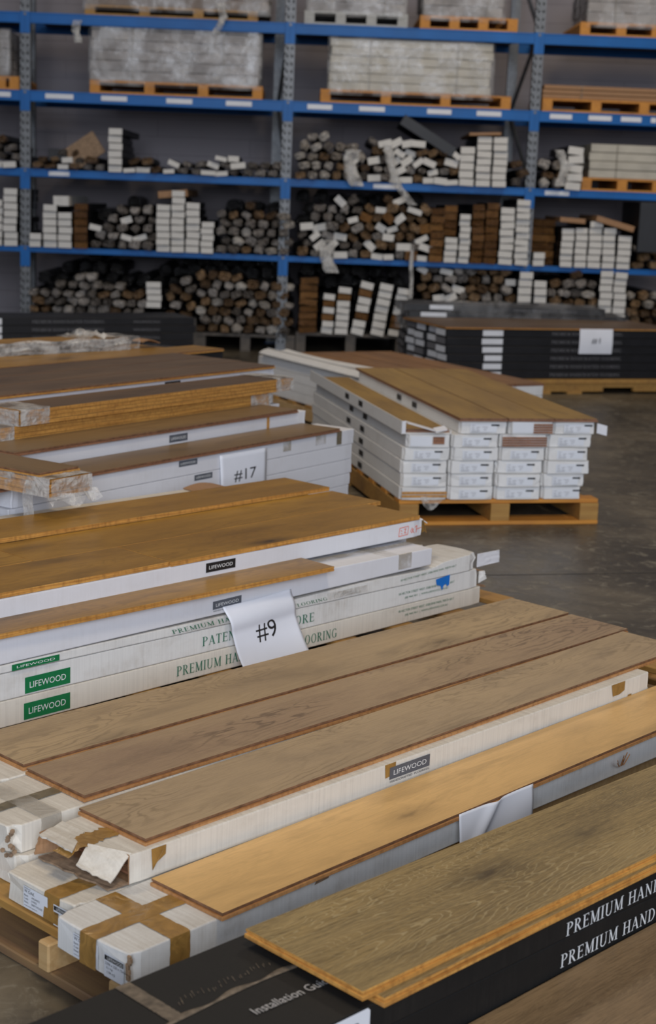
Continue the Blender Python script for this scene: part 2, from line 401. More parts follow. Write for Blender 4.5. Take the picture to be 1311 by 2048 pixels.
GL = {
 'P': (.68, lambda: stem(.17) + ar(.28, .74, .36, .26, -90, 90) + st(.17, .975, .3, .975, H_) + st(.17, .505, .3, .505, H_)),
 'R': (.78, lambda: stem(.17) + ar(.28, .75, .33, .25, -90, 90) + st(.17, .975, .3, .975, H_) + st(.17, .525, .3, .525, H_) + st(.36, .5, .68, 0, .15) + sf(.7, .02, .1)),
 'E': (.66, lambda: stem(.17) + st(.1, .97, .6, .97, .06) + st(.1, .03, .63, .03, .06) + st(.17, .52, .5, .52, H_) + st(.59, 1, .59, .8, .04) + st(.62, 0, .62, .2, .04) + st(.5, .42, .5, .62, .04)),
 'F': (.6, lambda: stem(.17) + st(.1, .97, .56, .97, .06) + st(.17, .52, .48, .52, H_) + st(.55, 1, .55, .8, .04) + st(.48, .42, .48, .62, .04)),
 'L': (.6, lambda: stem(.17) + st(.1, .03, .56, .03, .06) + st(.55, 0, .55, .2, .04)),
 'I': (.34, lambda: stem(.17)),
 'H': (.86, lambda: stem(.17) + stem(.69) + st(.17, .52, .69, .52, H_)),
 'T': (.7, lambda: st(.35, 0, .35, 1, K_) + sf(.35, .02, .17) + st(.03, .97, .67, .97, .06) + st(.04, 1, .04, .8, .04) + st(.66, 1, .66, .8, .04)),
 'M': (1.02, lambda: st(.17, 0, .17, 1, .06) + st(.85, 0, .85, 1, K_) + st(.17, 1, .5, .05, .14) + st(.5, .05, .83, 1, .06) + sf(.17, .02, .12) + sf(.85, .02, .17) + sf(.1, .98, .1) + sf(.9, .98, .12)),
 'N': (.86, lambda: st(.16, 0, .16, 1, .06) + st(.7, 0, .7, 1, .06) + st(.14, 1, .7, 0, .15) + sf(.16, .02, .12) + sf(.7, .98, .12) + sf(.1, .98, .08)),
 'U': (.84, lambda: st(.17, .3, .17, 1, K_) + st(.68, .3, .68, 1, .06) + ar(.405, .3, .305, .32, 180, 360, .1, .07) + sf(.17, .98, .16) + sf(.68, .98, .12)),
 'A': (.8, lambda: st(.4, 1, .1, 0, .06) + st(.38, 1, .7, 0, .15) + st(.22, .33, .58, .33, H_) + sf(.1, .02, .11) + sf(.7, .02, .13)),
 'D': (.84, lambda: stem(.17) + ar(.3, .5, .47, .5, -90, 90) + st(.17, .975, .32, .975, H_) + st(.17, .025, .32, .025, H_)),
 'C': (.78, lambda: ar(.42, .5, .38, .52, 48, 312) + st(.67, .98, .67, .74, .04) + st(.67, .02, .67, .24, .04)),
 'G': (.84, lambda: ar(.42, .5, .38, .52, 48, 312) + st(.67, .98, .67, .74, .04) + st(.67, .42, .67, .06, .13) + sf(.67, .44, .13)),
 'O': (.86, lambda: ar(.43, .5, .38, .52, 0, 360, n=20)),
 ' ': (.36, lambda: []),
}
def serif(txt):
    key = '$' + txt
    if key in _tc: return _tc[key]
    vs, fs, x = [], [], 0
    for ch in txt:
        w, fn = GL[ch]
        for poly in fn():
            k = len(vs); vs += [(px + x, py) for px, py in poly]; fs.append(tuple(range(k, k + len(poly))))
        x += w + .1
    W = x - .1
    r = ([(a / W, b) for a, b in vs], fs, W); _tc[key] = r
    return r
def write(mb, txt, o, xd, yd, h, w=None, ser=False, bow=None, mat=0, slant=0):
    """letters as thin faces: o = lower-left corner, xd/yd unit directions, h = letter height, w = run length"""
    vs, fs, asp = (serif if ser else sans)(txt)
    w = w or asp * h; o, xd, yd = Vector(o), Vector(xd), Vector(yd)
    n = xd.cross(yd)
    out = []
    for a, b in vs:
        p = o + xd * (a * w + slant * b * h) + yd * (b * h)
        if bow: p = bow(p)
        out.append(p)
    mb.add(out, fs, mat); return mb

# ------------------------------------------------------------------ generic pieces
def fbm(p, s): return noise.noise(Vector(p) * s)
def lerp_prof(pr, s):
    if isinstance(pr, (int, float)): return pr
    if s <= pr[0][0]: return pr[0][1]
    for a, b in zip(pr, pr[1:]):
        if s <= b[0]: return a[1] + (b[1] - a[1]) * (s - a[0]) / (b[0] - a[0])
    return pr[-1][1]
def carton_mesh(s0, s1, t0, t1, zb, zt, seed=0, amp=.0008, crush=.004, n=30, open_left=False, r=.003, t0p=None):
    """long cardboard carton lofted along s; corners and ends dented; optional open left end (hollow)"""
    mb = MB(); rnd = random.Random(seed)
    st_ = sorted(set([s0, s0 + r, s0 + .012, s0 + .03, s0 + .06, s0 + .1, s1 - .06, s1 - .012, s1 - r, s1] + [s0 + (s1 - s0) * i / n for i in range(1, n)]))
    st_ = [x for x in st_ if s0 <= x <= s1]
    def ring(s, inset=0, th=0):
        a, b = (lerp_prof(t0p, s) if t0p else t0) + th, t1 - th; c, d = lerp_prof(zb, s) + th, lerp_prof(zt, s) - th
        a += inset; b -= inset; c += inset; d -= inset
        q = r * .3; pts = []
        ny, nz = 5, 3
        for i in range(ny + 1): pts.append((a + r + (b - a - 2 * r) * i / ny, c))
        pts.append((b - q, c + q))
        for i in range(nz + 1): pts.append((b, c + r + (d - c - 2 * r) * i / nz))
        pts.append((b - q, d - q))
        for i in range(ny + 1): pts.append((b - r - (b - a - 2 * r) * i / ny, d))
        pts.append((a + q, d - q))
        for i in range(nz + 1): pts.append((a, d - r - (d - c - 2 * r) * i / nz))
        pts.append((a + q, c + q))
        return [Vector((s, y, z)) for y, z in pts]
    cen = Vector(((s0 + s1) / 2, (t0 + t1) / 2, (lerp_prof(zb, s0) + lerp_prof(zt, s0)) / 2))
    def disp(p):
        o = Vector((seed * 3.1, seed * 1.7, seed * .9)); e = min(p.x - s0, s1 - p.x)
        k = amp + crush * max(0, 1 - e / .05) ** 2 * .6
        v = Vector(noise.noise_vector((p + o) * 9)) * k * .6 + Vector(noise.noise_vector((p + o) * 31)) * k * .5
        cy = min(p.y - t0, t1 - p.y); cz = min(p.z - cen.z + .05, 1)
        if e < .02 and cy < .012: v += Vector(((1 if p.x < cen.x else -1) * crush * abs(noise.noise((p + o) * 20)) * 2.5, (1 if p.y < cen.y else -1) * crush, 0))
        if p.z < lerp_prof(zb, p.x) + .02: v.z = max(v.z, 0) * .3
        else: v.z *= .5
        return p + v
    rings = []
    for s in st_:
        rings.append([disp(p) for p in ring(s, r * .7 if s in (s0, s1) and not (open_left and s == s0) else 0)])
    k = len(rings[0]); vs = [p for R in rings for p in R]; fs = []
    for i in range(len(rings) - 1):
        for j in range(k):
            a, b = i * k + j, i * k + (j + 1) % k
            fs.append((a + k, a, b, b + k))
    fs = [tuple(reversed(f)) for f in fs]
    last = (len(rings) - 1) * k
    fs.append(tuple(last + j for j in range(k)))
    if not open_left:
        fs.append(tuple(reversed(range(k)))); mb.add(vs, fs, 0)
    else:
        mb.add(vs, fs, 0)
        th = .004; inner = []
        sts = [s for s in st_ if s < s0 + .5]
        for s in sts: inner.append([disp(p) for p in ring(s, 0, th)])
        vs = [p for R in inner for p in R]; fs = []
        for i in range(len(inner) - 1):
            for j in range(k):
                a, b = i * k + j, i * k + (j + 1) % k
                fs.append((a + k, a, b, b + k))
        fs.append(tuple(reversed([(len(inner) - 1) * k + j for j in range(k)])))
        k0 = len(mb.v); mb.add(vs, fs, 1)
        for j in range(k):
            a, b = j, (j + 1) % k
            mb.f.append((a, b, k0 + b, k0 + a)); mb.m.append(1)
    return mb
def carton(fr, s0, s1, t0, t1, zb, zt, mat, label, seed=0, group=None, **k):
    T = Thing(fr, (s0, t0, lerp_prof(zb, s0)))
    group = group or getattr(fr, 'cg', None)
    T.body(carton_mesh(s0, s1, t0, t1, zb, zt, seed, **k), 'flooring_carton', [mat, 'kraft'], label, 'carton', group, smooth=False)
    T.box = (s0, s1, t0, t1); T.zb, T.zt = zb, zt
    return T
def floorboard(fr, s0, s1, t0, t1, zt, mat, label, th=.015, edge='ply', group=None, tilt=0, skew=0, z1=None, cols=None, lip=.004, top='veneer'):
    """engineered board: veneer face, recessed groove, lower plywood lip; z1 = top height at the s1 end"""
    mb = MB(); z1 = zt if z1 is None else z1
    def slab(a0, a1, b0, b1, d0, d1, mt):
        f = lambda s: zt + (z1 - zt) * (s - s0) / (s1 - s0)
        mb.hexa([(a0, b0, f(a0) - d1), (a1, b0, f(a1) - d1), (a1, b1, f(a1) - d1), (a0, b1, f(a0) - d1), (a0, b0, f(a0) - d0), (a1, b0, f(a1) - d0), (a1, b1, f(a1) - d0), (a0, b1, f(a0) - d0)], mt)
    sk = .32 * th
    slab(s0, s1, t0, t1, 0, sk, [2, 0, 2, 2, 2, 2])
    slab(s0 + lip * .5, s1 - lip * .5, t0 + lip * .5, t1 - lip * .5, sk, sk + .2 * th, [2] * 6)
    slab(s0 - lip, s1 - .001, t0 - lip, t1 - .001, sk + .2 * th, th, [1] * 6)
    T = Thing(fr, (s0, t0, zt - th))
    group = group or getattr(fr, 'bg', None)
    T.body(mb, 'floorboard', [mat, edge, top], label, 'floorboard', group)
    return T
def pallet(fr, s0, s1, t0, t1, zt, label, n=9, zb=0, sw=.04, deck='pallet', strg='pallet_pale', bot='pallet_dark', bw=.1, ns=3, first=None, group=None, nb=3, name='timber_pallet'):
    T = Thing(fr, (s0, t0, zb)); T.empty(name, label, 'pallet', group)
    dz = .02
    w = first or bw
    pos = [s0] + [s0 + w + (s1 - s0 - w - bw) * i / (n - 1) + 0 for i in range(1, n)]
    for i, p in enumerate(pos):
        ww = w if i == 0 else bw
        if i > 0: p = s0 + (s1 - s0 - bw) * i / (n - 1)
        mb = MB().box(p, p + ww, t0, t1, zt - dz, zt); T.part(mb, 'deck_board', deck, bevel=.002)
    for i in range(ns):
        p = t0 + .0 + (t1 - t0 - sw) * i / (ns - 1)
        mb = MB().box(s0 - .012, s1, p, p + sw, zb + dz, zt - dz); T.part(mb, 'stringer', strg, bevel=.002)
    for i in range(nb):
        p = s0 + (s1 - s0 - bw * 1.3) * i / (nb - 1)
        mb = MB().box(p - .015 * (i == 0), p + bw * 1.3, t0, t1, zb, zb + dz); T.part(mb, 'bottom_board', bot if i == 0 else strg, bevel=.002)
    return T
def plate(T, s0, s1, z0, z1, t, name, mat, off=.0016, label=None, parent=None, sl=0, n=1):
    """thin printed patch on the face looking to -t; z may slope with sl (dz per s)"""
    mb = MB(); f = lambda s, z: (s, t - off, z + sl * (s - s0))
    mb.add([f(s0, z0), f(s1, z0), f(s1, z1), f(s0, z1)], [(0, 1, 2, 3)])
    return T.part(mb, name, mat, label, parent)
def front_text(T, txt, s0, z0, h, w, t, mat, ser=False, off=.0022, sl=0, name='lettering', label=None, slant=0, parent=None):
    mb = MB(); d = Vector((1, 0, sl)).normalized()
    write(mb, txt, (s0, t - off, z0), d, (0, 0, 1), h, w, ser, slant=slant)
    return T.part(mb, name, mat, label, parent)
def logo(T, s0, s1, z0, z1, t, plate_mat, ink='white_ink', sl=0, off=.0016, label=None, txt='LIFEWOOD'):
    p = plate(T, s0, s1, z0, z1, t, 'logo_patch', plate_mat, off, label, sl=sl)
    w, h = s1 - s0, z1 - z0
    front_text(T, txt, s0 + w * .1, z0 + h * .3, h * .38, w * .8, t, ink, off=off + .0006, sl=sl, parent=p)
    return p

def sp(fr, px, py, z): a = fr.inv(at_z(px, py, z)); return a[0], a[1]
def fr2(p, q, z):
    a, b = at_z(*p, z), at_z(*q, z); return Fr(a.x, a.y, math.atan2(b.y - a.y, b.x - a.x)), (b - a).length
ORD = ['first', 'second', 'third', 'fourth', 'fifth', 'sixth', 'seventh', 'eighth', 'ninth', 'tenth', 'eleventh', 'twelfth', 'thirteenth', 'fourteenth', 'fifteenth', 'sixteenth', 'seventeenth', 'eighteenth', 'nineteenth', 'twentieth']
def nth(i): return ORD[i]

# ================================================================== the setting
fl = MB(); fl.box(-9, 9, -2, 18.2, -.1, 0); tag(fl.build('floor', 'floor'), kind='structure')
wl = MB(); wl.box(-9, 9, 18.0, 18.2, 0, 7); tag(wl.build('wall_back', 'wall'), kind='structure')
jt = MB(); P0, P1 = at_z(880, 1152, 0), at_z(1311, 1146, 0); jd = (P1 - P0).normalized(); jn = Vector((-jd.y, jd.x, 0)) * .004
Q0, Q1 = P0 - jd * 2, P1 + jd * 4
jt.add([Q0 - jn + Vector((0, 0, .0006)), Q1 - jn + Vector((0, 0, .0006)), Q1 + jn + Vector((0, 0, .0006)), Q0 + jn + Vector((0, 0, .0006))], [(0, 1, 2, 3)])
tag(jt.build('trim_1', 'dark'), kind='structure')

# ================================================================== pallet A: nearest white cartons
A = Fr(-.3564, 3.0365, .828); A.cg, A.bg = 'cartons on the nearest pallet', 'floorboards on the nearest pallet'
zA = .109; z1, z2 = zA + .067, zA + .134
T = Thing(A, (-.2, -.27, 0)); T.empty('timber_pallet', 'worn timber pallet under the nearest white cartons, end visible lower left', 'pallet')
T.part(MB().box(-.205, -.085, -.235, 1.01, .087, .109), 'deck_board', 'pallet', bevel=.003)
for i in range(1, 10):
    s = -.2 + i * .285
    T.part(MB().box(s, s + .12, -.2 if s > .9 else -.235, 1.01, .087, .1085), 'deck_board', 'pallet', bevel=.003)
for t in (-.2, .026, .33, .66, .96):
    T.part(MB().box(-.232, 2.62, t, t + .036, .022, .086), 'stringer', 'pallet_pale', bevel=.004)
for s in (-.225, 1.15, 2.5):
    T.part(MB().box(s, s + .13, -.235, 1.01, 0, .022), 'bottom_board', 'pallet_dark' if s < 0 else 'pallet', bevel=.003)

def label_lines(T, s, tt, z0, w, h, rows, mat='ink_soft', parent=None, name='printed_lines', off=.0026):
    """rows: (text, x fraction, y fraction, height fraction) on a face looking to -s; tt = left edge as seen"""
    mb = MB()
    for txt, x, y, hh in rows: write(mb, txt, (s - off, tt - x * w, z0 + y * h), (0, -1, 0), (0, 0, 1), hh * h)
    return T.part(mb, name, mat, parent=parent)
def end_patch(T, s, ta, tb, za, zb_, name, mat, off=.0016, label=None, parent=None, bend=None):
    mb = MB().add([(s - off, ta, za), (s - off, tb, za), (s - off, tb, zb_), (s - off, ta, zb_)], [(0, 1, 2, 3)])
    return T.part(mb, name, mat, label, parent)
def ticket(T, s, tL, z0, w=.195, h=.05, off=.0045):
    lab = end_patch(T, s, tL, tL - w * .5, z0, z0 + h, 'paper_label', 'label', off=off)
    lab2 = end_patch(T, s, tL - w * .62, tL - w, z0 - .004, z0 + h - .006, 'paper_label', 'label', off=off)
    label_lines(T, s, tL, z0, w, h, [('Hardwood', .02, .9, .07), ('W.OAK', .02, .72, .15), ('Batch', .02, .55, .09), ('AMLIM07Z', .17, .55, .09), ('Code', .02, .4, .09), ('LW022', .17, .4, .09), ('Finish', .02, .24, .09), ('DRIFTWOOD', .17, .24, .09), ('Amount of Full Length Boards', .02, .08, .07)], 'ink', lab, off=off + .0005)
    bl = end_patch(T, s, tL - w * .63, tL - w * .99, z0 + h * .62, z0 + h * .82, 'logo_block', 'ink', off=off + .0004, parent=lab2)
    label_lines(T, s, tL - w * .68, z0 + h * .655, w, h, [('LIFEWOOD', 0, 0, .13)], 'white_ink', lab2, 'lettering', off=off + .0008)
    label_lines(T, s, tL - w * .64, z0, w, h, [('2200 x 220 x 15mm', 0, .44, .11), ('22.1 Kgs', .02, .26, .11), ('1.94 m2', .04, .09, .11)], 'ink', lab2, off=off + .0005)

# front carton (level one) with crossed brown tape
T = carton(A, -.252, 1.97, -.25, -.02, [(-.252, zA), (.9, zA), (2, zA - .014)], z1, 'card_front', 'long white carton crossed with brown tape, front left pallet corner', 3, crush=.006, n=40)
ticket(T, -.252, -.085, zA + .006, .155, .05, off=.0035)
def over(T, a, b, path, name, mat, along='t', off=.0012, n=4, label=None, wob=.002):
    """tape strip: runs along path [(u, z)] with width a..b on the other axis"""
    pts = [Vector((p[0], p[1], 0)) for p in path]; L = [0]
    for p, q in zip(pts, pts[1:]): L.append(L[-1] + (q - p).length)
    def at(v):
        d = v * L[-1]
        for i in range(len(L) - 1):
            if d <= L[i + 1] + 1e-9: return pts[i].lerp(pts[i + 1], (d - L[i]) / max(1e-9, L[i + 1] - L[i]))
        return pts[-1]
    def P(u, v):
        p = at(v); w = a + (b - a) * u
        w += wob * noise.noise(Vector((u * 3, v * 30, a * 9)))
        return (w, p.x, p.y) if along == 't' else (p.x, w, p.y)
    nn = 28
    return T.part(MB().sheet(P, n, nn, .0003), name, mat, label, smooth=False)
e = .0016
over(T, -.15, -.098, [(-.022, z1 + e), (-.25 - e, z1 + e), (-.25 - e, z1 - .062)], 'tape_strip', 'tape')
over(T, -.158, -.108, [(-.02, z1 + e + .0006), (-.252 - .005, z1 + e), (-.252 - .0065, z1 - .064)], 'tape_strip', 'tape', 's')
# torn corner of that carton
cr = MB()
for i in range(9):
    p = Vector((-.251 + random.uniform(-.003, .004), -.249 + random.uniform(-.003, .004), z1 - .004 - i * .0055))
    cr.obox(p, (.003, .001, 0), (-.001, .003, .001), (0, .0006, .004))
T.part(cr, 'torn_corner', 'kraft_dark')
a1_, a2_ = sp(A, 634, 1764, .17), sp(A, 662, 1752, .17)
T.part(MB().add([(a1_[0], -.2525, .160), (a2_[0], -.2525, .163), (a2_[0] + .004, -.2525, .174), (a1_[0] + .008, -.2525, .172)], [(0, 1, 2, 3)]), 'torn_nick', 'kraft_dark')
# second ticketed carton behind it, level one
T = carton(A, -.195, 2.0, -.012, .225, zA, z1 - .004, 'card_warm', 'taped white carton with paper ticket beneath the open-ended carton', 11, crush=.008, n=36)
ticket(T, -.195, .155, zA + .006, .165, .048, off=.004)
over(T, .035, .085, [(-.05, z1 - .004 + e), (-.195 - e, z1 - .004 + e), (-.199 - e, zA + .006)], 'tape_strip', 'tape', 's')
carton(A, -.15, 2.0, .245, .475, zA, z1 - .001, 'card_warm', 'battered white carton on the pallet deck, leftmost edge of photo', 12, crush=.012)
carton(A, -.1, 2.0, .49, .72, zA, z1, 'card_warm', 'white carton hidden at the back of the nearest pallet', 13)
# level two
T = carton(A, -.057, 1.925, -.018, .215, z1, z2, 'card_warm', 'open-ended white carton with torn flaps, under the third oak board', 21, crush=.002, open_left=True, n=40, t0p=[(-.057, -.018), (1.9, -.045)])
# flaps of the open end
def flap(T, pts, name, mats, label=None, nu=10, nv=8, curl=.0, th=.004, seed=0, ragged=.003):
    a, b, c, d = map(Vector, pts)   # a-b hinge, d-c free edge
    nn = (b - a).cross(d - a).normalized()
    def P(u, v):
        p = a.lerp(b, u).lerp(d.lerp(c, u), v)
        p += nn * (curl * math.sin(v * PI * .5) ** 2) + nn * .002 * noise.noise(Vector((u * 4 + seed, v * 4, seed)))
        if v > .9: p += (d - a).normalized() * ragged * noise.noise(Vector((u * 17 + seed, 3, 1))) * 2
        return p
    return T.part(MB().sheet(P, nu, nv, th), name, mats, label)
zt = z2
flap(T, [(-.054, .213, zt + .001), (-.054, .138, zt + .001), (-.132, .078, zt - .007), (-.132, .190, zt - .006)], 'end_flap', 'card_warm', 'torn left top flap', curl=-.006, seed=1)
flap(T, [(-.088, .080, zt + .003), (-.048, -.012, zt + .001), (-.108, -.014, zt - .036), (-.134, .066, zt - .014)], 'end_flap', 'card_warm', 'torn right top flap, curling down', curl=.014, seed=2)
T.part(MB().add([(-.057, .09, zt + .001), (-.057, -.0, zt + .001), (-.05, -.012, zt + .001), (-.09, .08, zt + .002)], [(0, 3, 2, 1)]), 'end_flap', 'card_warm')
flap(T, [(-.055, .213, zt - .002), (-.055, .213, z1 + .003), (-.118, .222, z1 + .006), (-.105, .222, zt - .014)], 'end_flap', 'kraft', 'brown inner side flap', curl=.006, seed=3, th=.003)
flap(T, [(-.056, .21, z1 + .003), (-.056, -.014, z1 + .003), (-.104, -.004, z1 + .003), (-.112, .222, z1 + .003)], 'end_flap', 'kraft_dark', 'brown bottom flap hanging over the carton below', curl=.003, seed=4, ragged=.006)
over(T, .078, .128, [(.05, z2 + e), (-.055, z2 + .003), (-.10, z2 + .002), (-.142, z2 - .012)], 'tape_strip', 'tape', 's', wob=.014)
mb = MB().add([(-.002, -.0215, z2 - .001), (.038, -.0225, z2 - .001), (.037, -.0225, z2 - .022), (.014, -.022, z2 - .034), (.002, -.0215, z2 - .05)], [(0, 4, 3, 2, 1)])
T.part(mb, 'tape_strip', 'tape')
def ft(s): return -.018 + (s + .057) / 1.957 * -.027 - .0018
sB, tB = sp(A, 845, 1500, z2)
mb = MB().add([(.735, ft(.735), z2 + .001), (.775, ft(.775), z2 + .001), (.775, ft(.775), z2 - .03), (.738, ft(.738), z2 - .034)], [(0, 3, 2, 1)]); T.part(mb, 'tape_strip', 'tape')
mb = MB().add([(1.72, ft(1.72), z2), (1.79, ft(1.79), z2), (1.79, ft(1.79), z2 - .028), (1.765, ft(1.765), z2 - .036), (1.73, ft(1.73), z2 - .036)], [(0, 4, 3, 2, 1)]); T.part(mb, 'tape_strip', 'tape')
mb = MB().add([(1.81, ft(1.81), z1 + .02), (1.83, ft(1.83), z1 + .02), (1.83, ft(1.83), z1 + .002), (1.81, ft(1.81), z1 + .002)], [(0, 3, 2, 1)]); T.part(mb, 'tape_strip', 'tape')
# slate logo patch on its side
sa = .753; sb = .905
p = MB(); p.add([(sa, ft(sa) - .0004, z1 + .026), (sb, ft(sb) - .0004, z1 + .026), (sb, ft(sb) - .0004, z1 + .057), (sa, ft(sa) - .0004, z1 + .057)], [(0, 1, 2, 3)])
lp = T.part(p, 'logo_patch', 'slate')
mb = MB(); dd = Vector((1, -.0138, 0)).normalized(); write(mb, 'LIFEWOOD', (sa + .014, ft(sa + .014) - .0012, z1 + .035), dd, (0, 0, 1), .013, .124); T.part(mb, 'lettering', 'white_ink', parent=lp)
mb = MB(); write(mb, 'HANDCRAFTED  FLOORING', (sa + .002, ft(sa) - .0012, z1 + .0175), dd, (0, 0, 1), .005, .148); T.part(mb, 'lettering', 'slate')
# boards inside the open carton
for k in range(4):
    floorboard(A, -.035 + k * .004, 1.9, -.008, .205, z1 + .0205 + k * .0135, 'oak_a', 'reddish-edged floorboard inside the open carton, %s from bottom' % nth(k), th=.013, edge='ply_red', lip=.001)
# dirty carton beside it, level two
T = carton(A, -.155, 2.03, .262, .492, z1, z2 - .001, 'card_warm', 'dirty white carton with grimy tape under the middle oak boards', 31, crush=.012, n=40)
over(T, .35, .385, [(.3, z2 + e), (-.15, z2 + e), (-.157 - e, z2 - .004), (-.158 - e, z1 + .02)], 'tape_strip', 'tape_dull', 's')
over(T, -.075, -.02, [(.48, z2 + e * 1.2), (.262 - e, z2 + e * 1.2), (.262 - e, z1 + .006)], 'tape_strip', 'tape_clear')
mb = MB()
for i in range(16):
    p = Vector((-.152 + random.uniform(-.008, .004), .262 + random.uniform(-.006, .012) if i < 8 else .27 + (i - 8) * .025, z1 + .004 + (i * .008 if i < 8 else random.uniform(-.002, .004))))
    mb.obox(p, (.0035, .0005, .001), (-.001, .003, 0), (0, .0008, .003))
T.part(mb, 'torn_corner', 'kraft_dark')
T = carton(A, -.02, 2.1, .5, .73, z1, z2, 'card_warm', 'white carton under the rearmost greige oak board', 32, crush=.008, n=30)
flap(T, [(-.0, .72, z2 + .012), (-.0, .62, z2 + .012), (-.06, .62, z2 + .016), (-.06, .73, z2 + .024)], 'end_flap', 'card_warm', seed=6, curl=-.02)
s_, t_ = 2.12, .73
T2 = MB().sheet(lambda u, v: (2.165 + .03 * u, .585 + .125 * v, z2 - .004 + .012 * math.sin(u * 3)), 4, 8, .004)
T.part(T2, 'end_flap', 'card_warm')

# boards on pallet A
B1f, L = fr2((47.3, 1529), (1137, 1225), .258)
B1f.bg = A.bg; floorboard(B1f, 0, L, 0, .241, .258, 'oak_a', 'greige oak board lying furthest back on the nearest pallet')
B2f, L = fr2((169, 1590.7), (1254, 1257), .2585)
B2f.bg = A.bg; floorboard(B2f, 0, L, .0, .222, .2585, 'oak_a2', 'taupe oak board with arched grain, middle of three side by side')
B3f, L = fr2((291, 1677.6), (1311, 1313.5), .258)
B3f.bg = A.bg; floorboard(B3f, 0, 2.2, 0, .224, .258, 'oak_a', 'greige oak board with dark knot lying above the open-ended carton')
floorboard(A, -.022, 2.178, -.262, -.046, z1 + .0155, 'oak_a4', 'honey-coloured oak board lying on the front taped carton')

# blank paper sheet hanging on the front carton
def paperA(u, v):
    s = .728 + .293 * u; z = z1 + .017 - v * .12; t = -.2685 - .004 * math.sin(v * 2.4) - .003 * math.sin(u * 4 + v * 2) ** 2 - .009 * max(0, math.sin((u + v * .35) * 3.4)) ** 30
    return (s, t, z)
T = Thing(A, (.728, -.27, z1 - .1)); T.body(MB().sheet(paperA, 30, 16, .0004), 'paper_sheet', 'paper', 'blank white paper sheet with creases, hanging below the honey board', 'paper', smooth=True)
# wooden splinters on the front carton side
T = Thing(A, (1.45, -.27, z1 - .04)); mb = MB()
for i, (s, a, l) in enumerate([(1.43, 2.35, .06), (1.435, 2.55, .055), (1.44, 1.9, .045), (1.445, 1.75, .05), (1.45, 2.1, .03), (1.455, 1.5, .035)]):
    o = Vector((s, -.262, z1 - .045)); d = Vector((math.cos(a), -.35, math.sin(a) * .8)).normalized() * l
    mb.obox(o + d * .5, d * .5, (.0016, .0006, 0), (0, .001, .0012))
T.body(mb, 'wood_splinters', 'ply', 'torn wooden splinters poking out beside the limed oak board, right edge', 'splinters')

# ================================================================== pallet B: stack tagged #9
B = Fr(-.880, 4.04, .8198); B.cg, B.bg = 'cartons on the pallet tagged #9', 'floorboards on the pallet tagged #9'
pallet(B, -.1, 2.32, -.03, 1.08, .122, 'timber pallet under the green-lettered cartons, yellowish corner showing', n=9)
zb1 = [(0, .2), (2.15, .188)]; zb2 = [(0, .279), (2.13, .258)]
T = carton(B, -.06, 2.15, 0, .205, .124, zb1, 'card_warm', 'white carton with green lettering, bottom of the stack tagged #9', 41, crush=.004, n=40)
lg = dict(plate_mat='green')
logo(T, .078, .2375, .1315, .1795, 0, 'green', label='green logo patch')
front_text(T, 'PREMIUM HANDCRAFTED FLOORING', .6395, .144, .031, .716, 0, 'green_ink', True, sl=-.008)
front_text(T, '18 HECTOR STREET WEST, OSBORNE PARK, PERTH 6017', 1.672, .166, .0095, .31, 0, 'green_ink', sl=-.004)
front_text(T, '(08) 9445 9011  |  WWW.LIFEWOOD.COM.AU', 1.708, .148, .0095, .24, 0, 'green_ink', sl=-.004)
T.part(MB().sheet(lambda u, v: (2.15 + .035 * v, .01 + .05 * u, .186 - .006 * v + .004 * math.sin(u * 5)), 4, 3, .003), 'end_flap', 'kraft')
T = carton(B, -.05, 2.13, 0.002, .205, [(0, .201), (2.15, .189)], zb2, 'card_front', 'white carton with green lettering and blue tape, second from bottom, #9 stack', 42, crush=.006, n=40)
logo(T, .083, .239, .2065, .2535, .002, 'green', label='green logo patch')
front_text(T, 'PATENTED', .744, .219, .030, .225, .002, 'green_ink', True, sl=-.008)
front_text(T, 'CORE', 1.118, .214, .030, .125, .002, 'green_ink', True, sl=-.006)
front_text(T, '18 HECTOR STREET WEST, OSBORNE PARK, PERTH 6017', 1.672, .229, .0095, .31, .002, 'green_ink', sl=-.004)
front_text(T, '(08) 9445 9011  |  WWW.LIFEWOOD.COM.AU', 1.705, .211, .0095, .24, .002, 'green_ink', sl=-.004)
mb = MB().add([(1.872, -.002, .258), (1.952, -.002, .264), (1.95, -.002, .226), (1.938, -.002, .222), (1.93, -.002, .234), (1.918, -.002, .228), (1.91, -.002, .212), (1.9, -.002, .23), (1.878, -.002, .236)], [(0, 8, 7, 6, 5, 4, 3, 2, 1)])
T.part(mb, 'tape_patch', 'blue_tape', 'torn blue tape')
flap(T, [(2.128, .0, .25), (2.128, .0, .205), (2.165, -.004, .218), (2.15, -.004, .25)], 'end_flap', 'card_front', seed=9, curl=.004, th=.003)
flap(T, [(2.13, .02, .25), (2.13, .16, .25), (2.19, .15, .235), (2.18, .02, .24)], 'end_flap', 'kraft', seed=10, th=.003, ragged=.008)
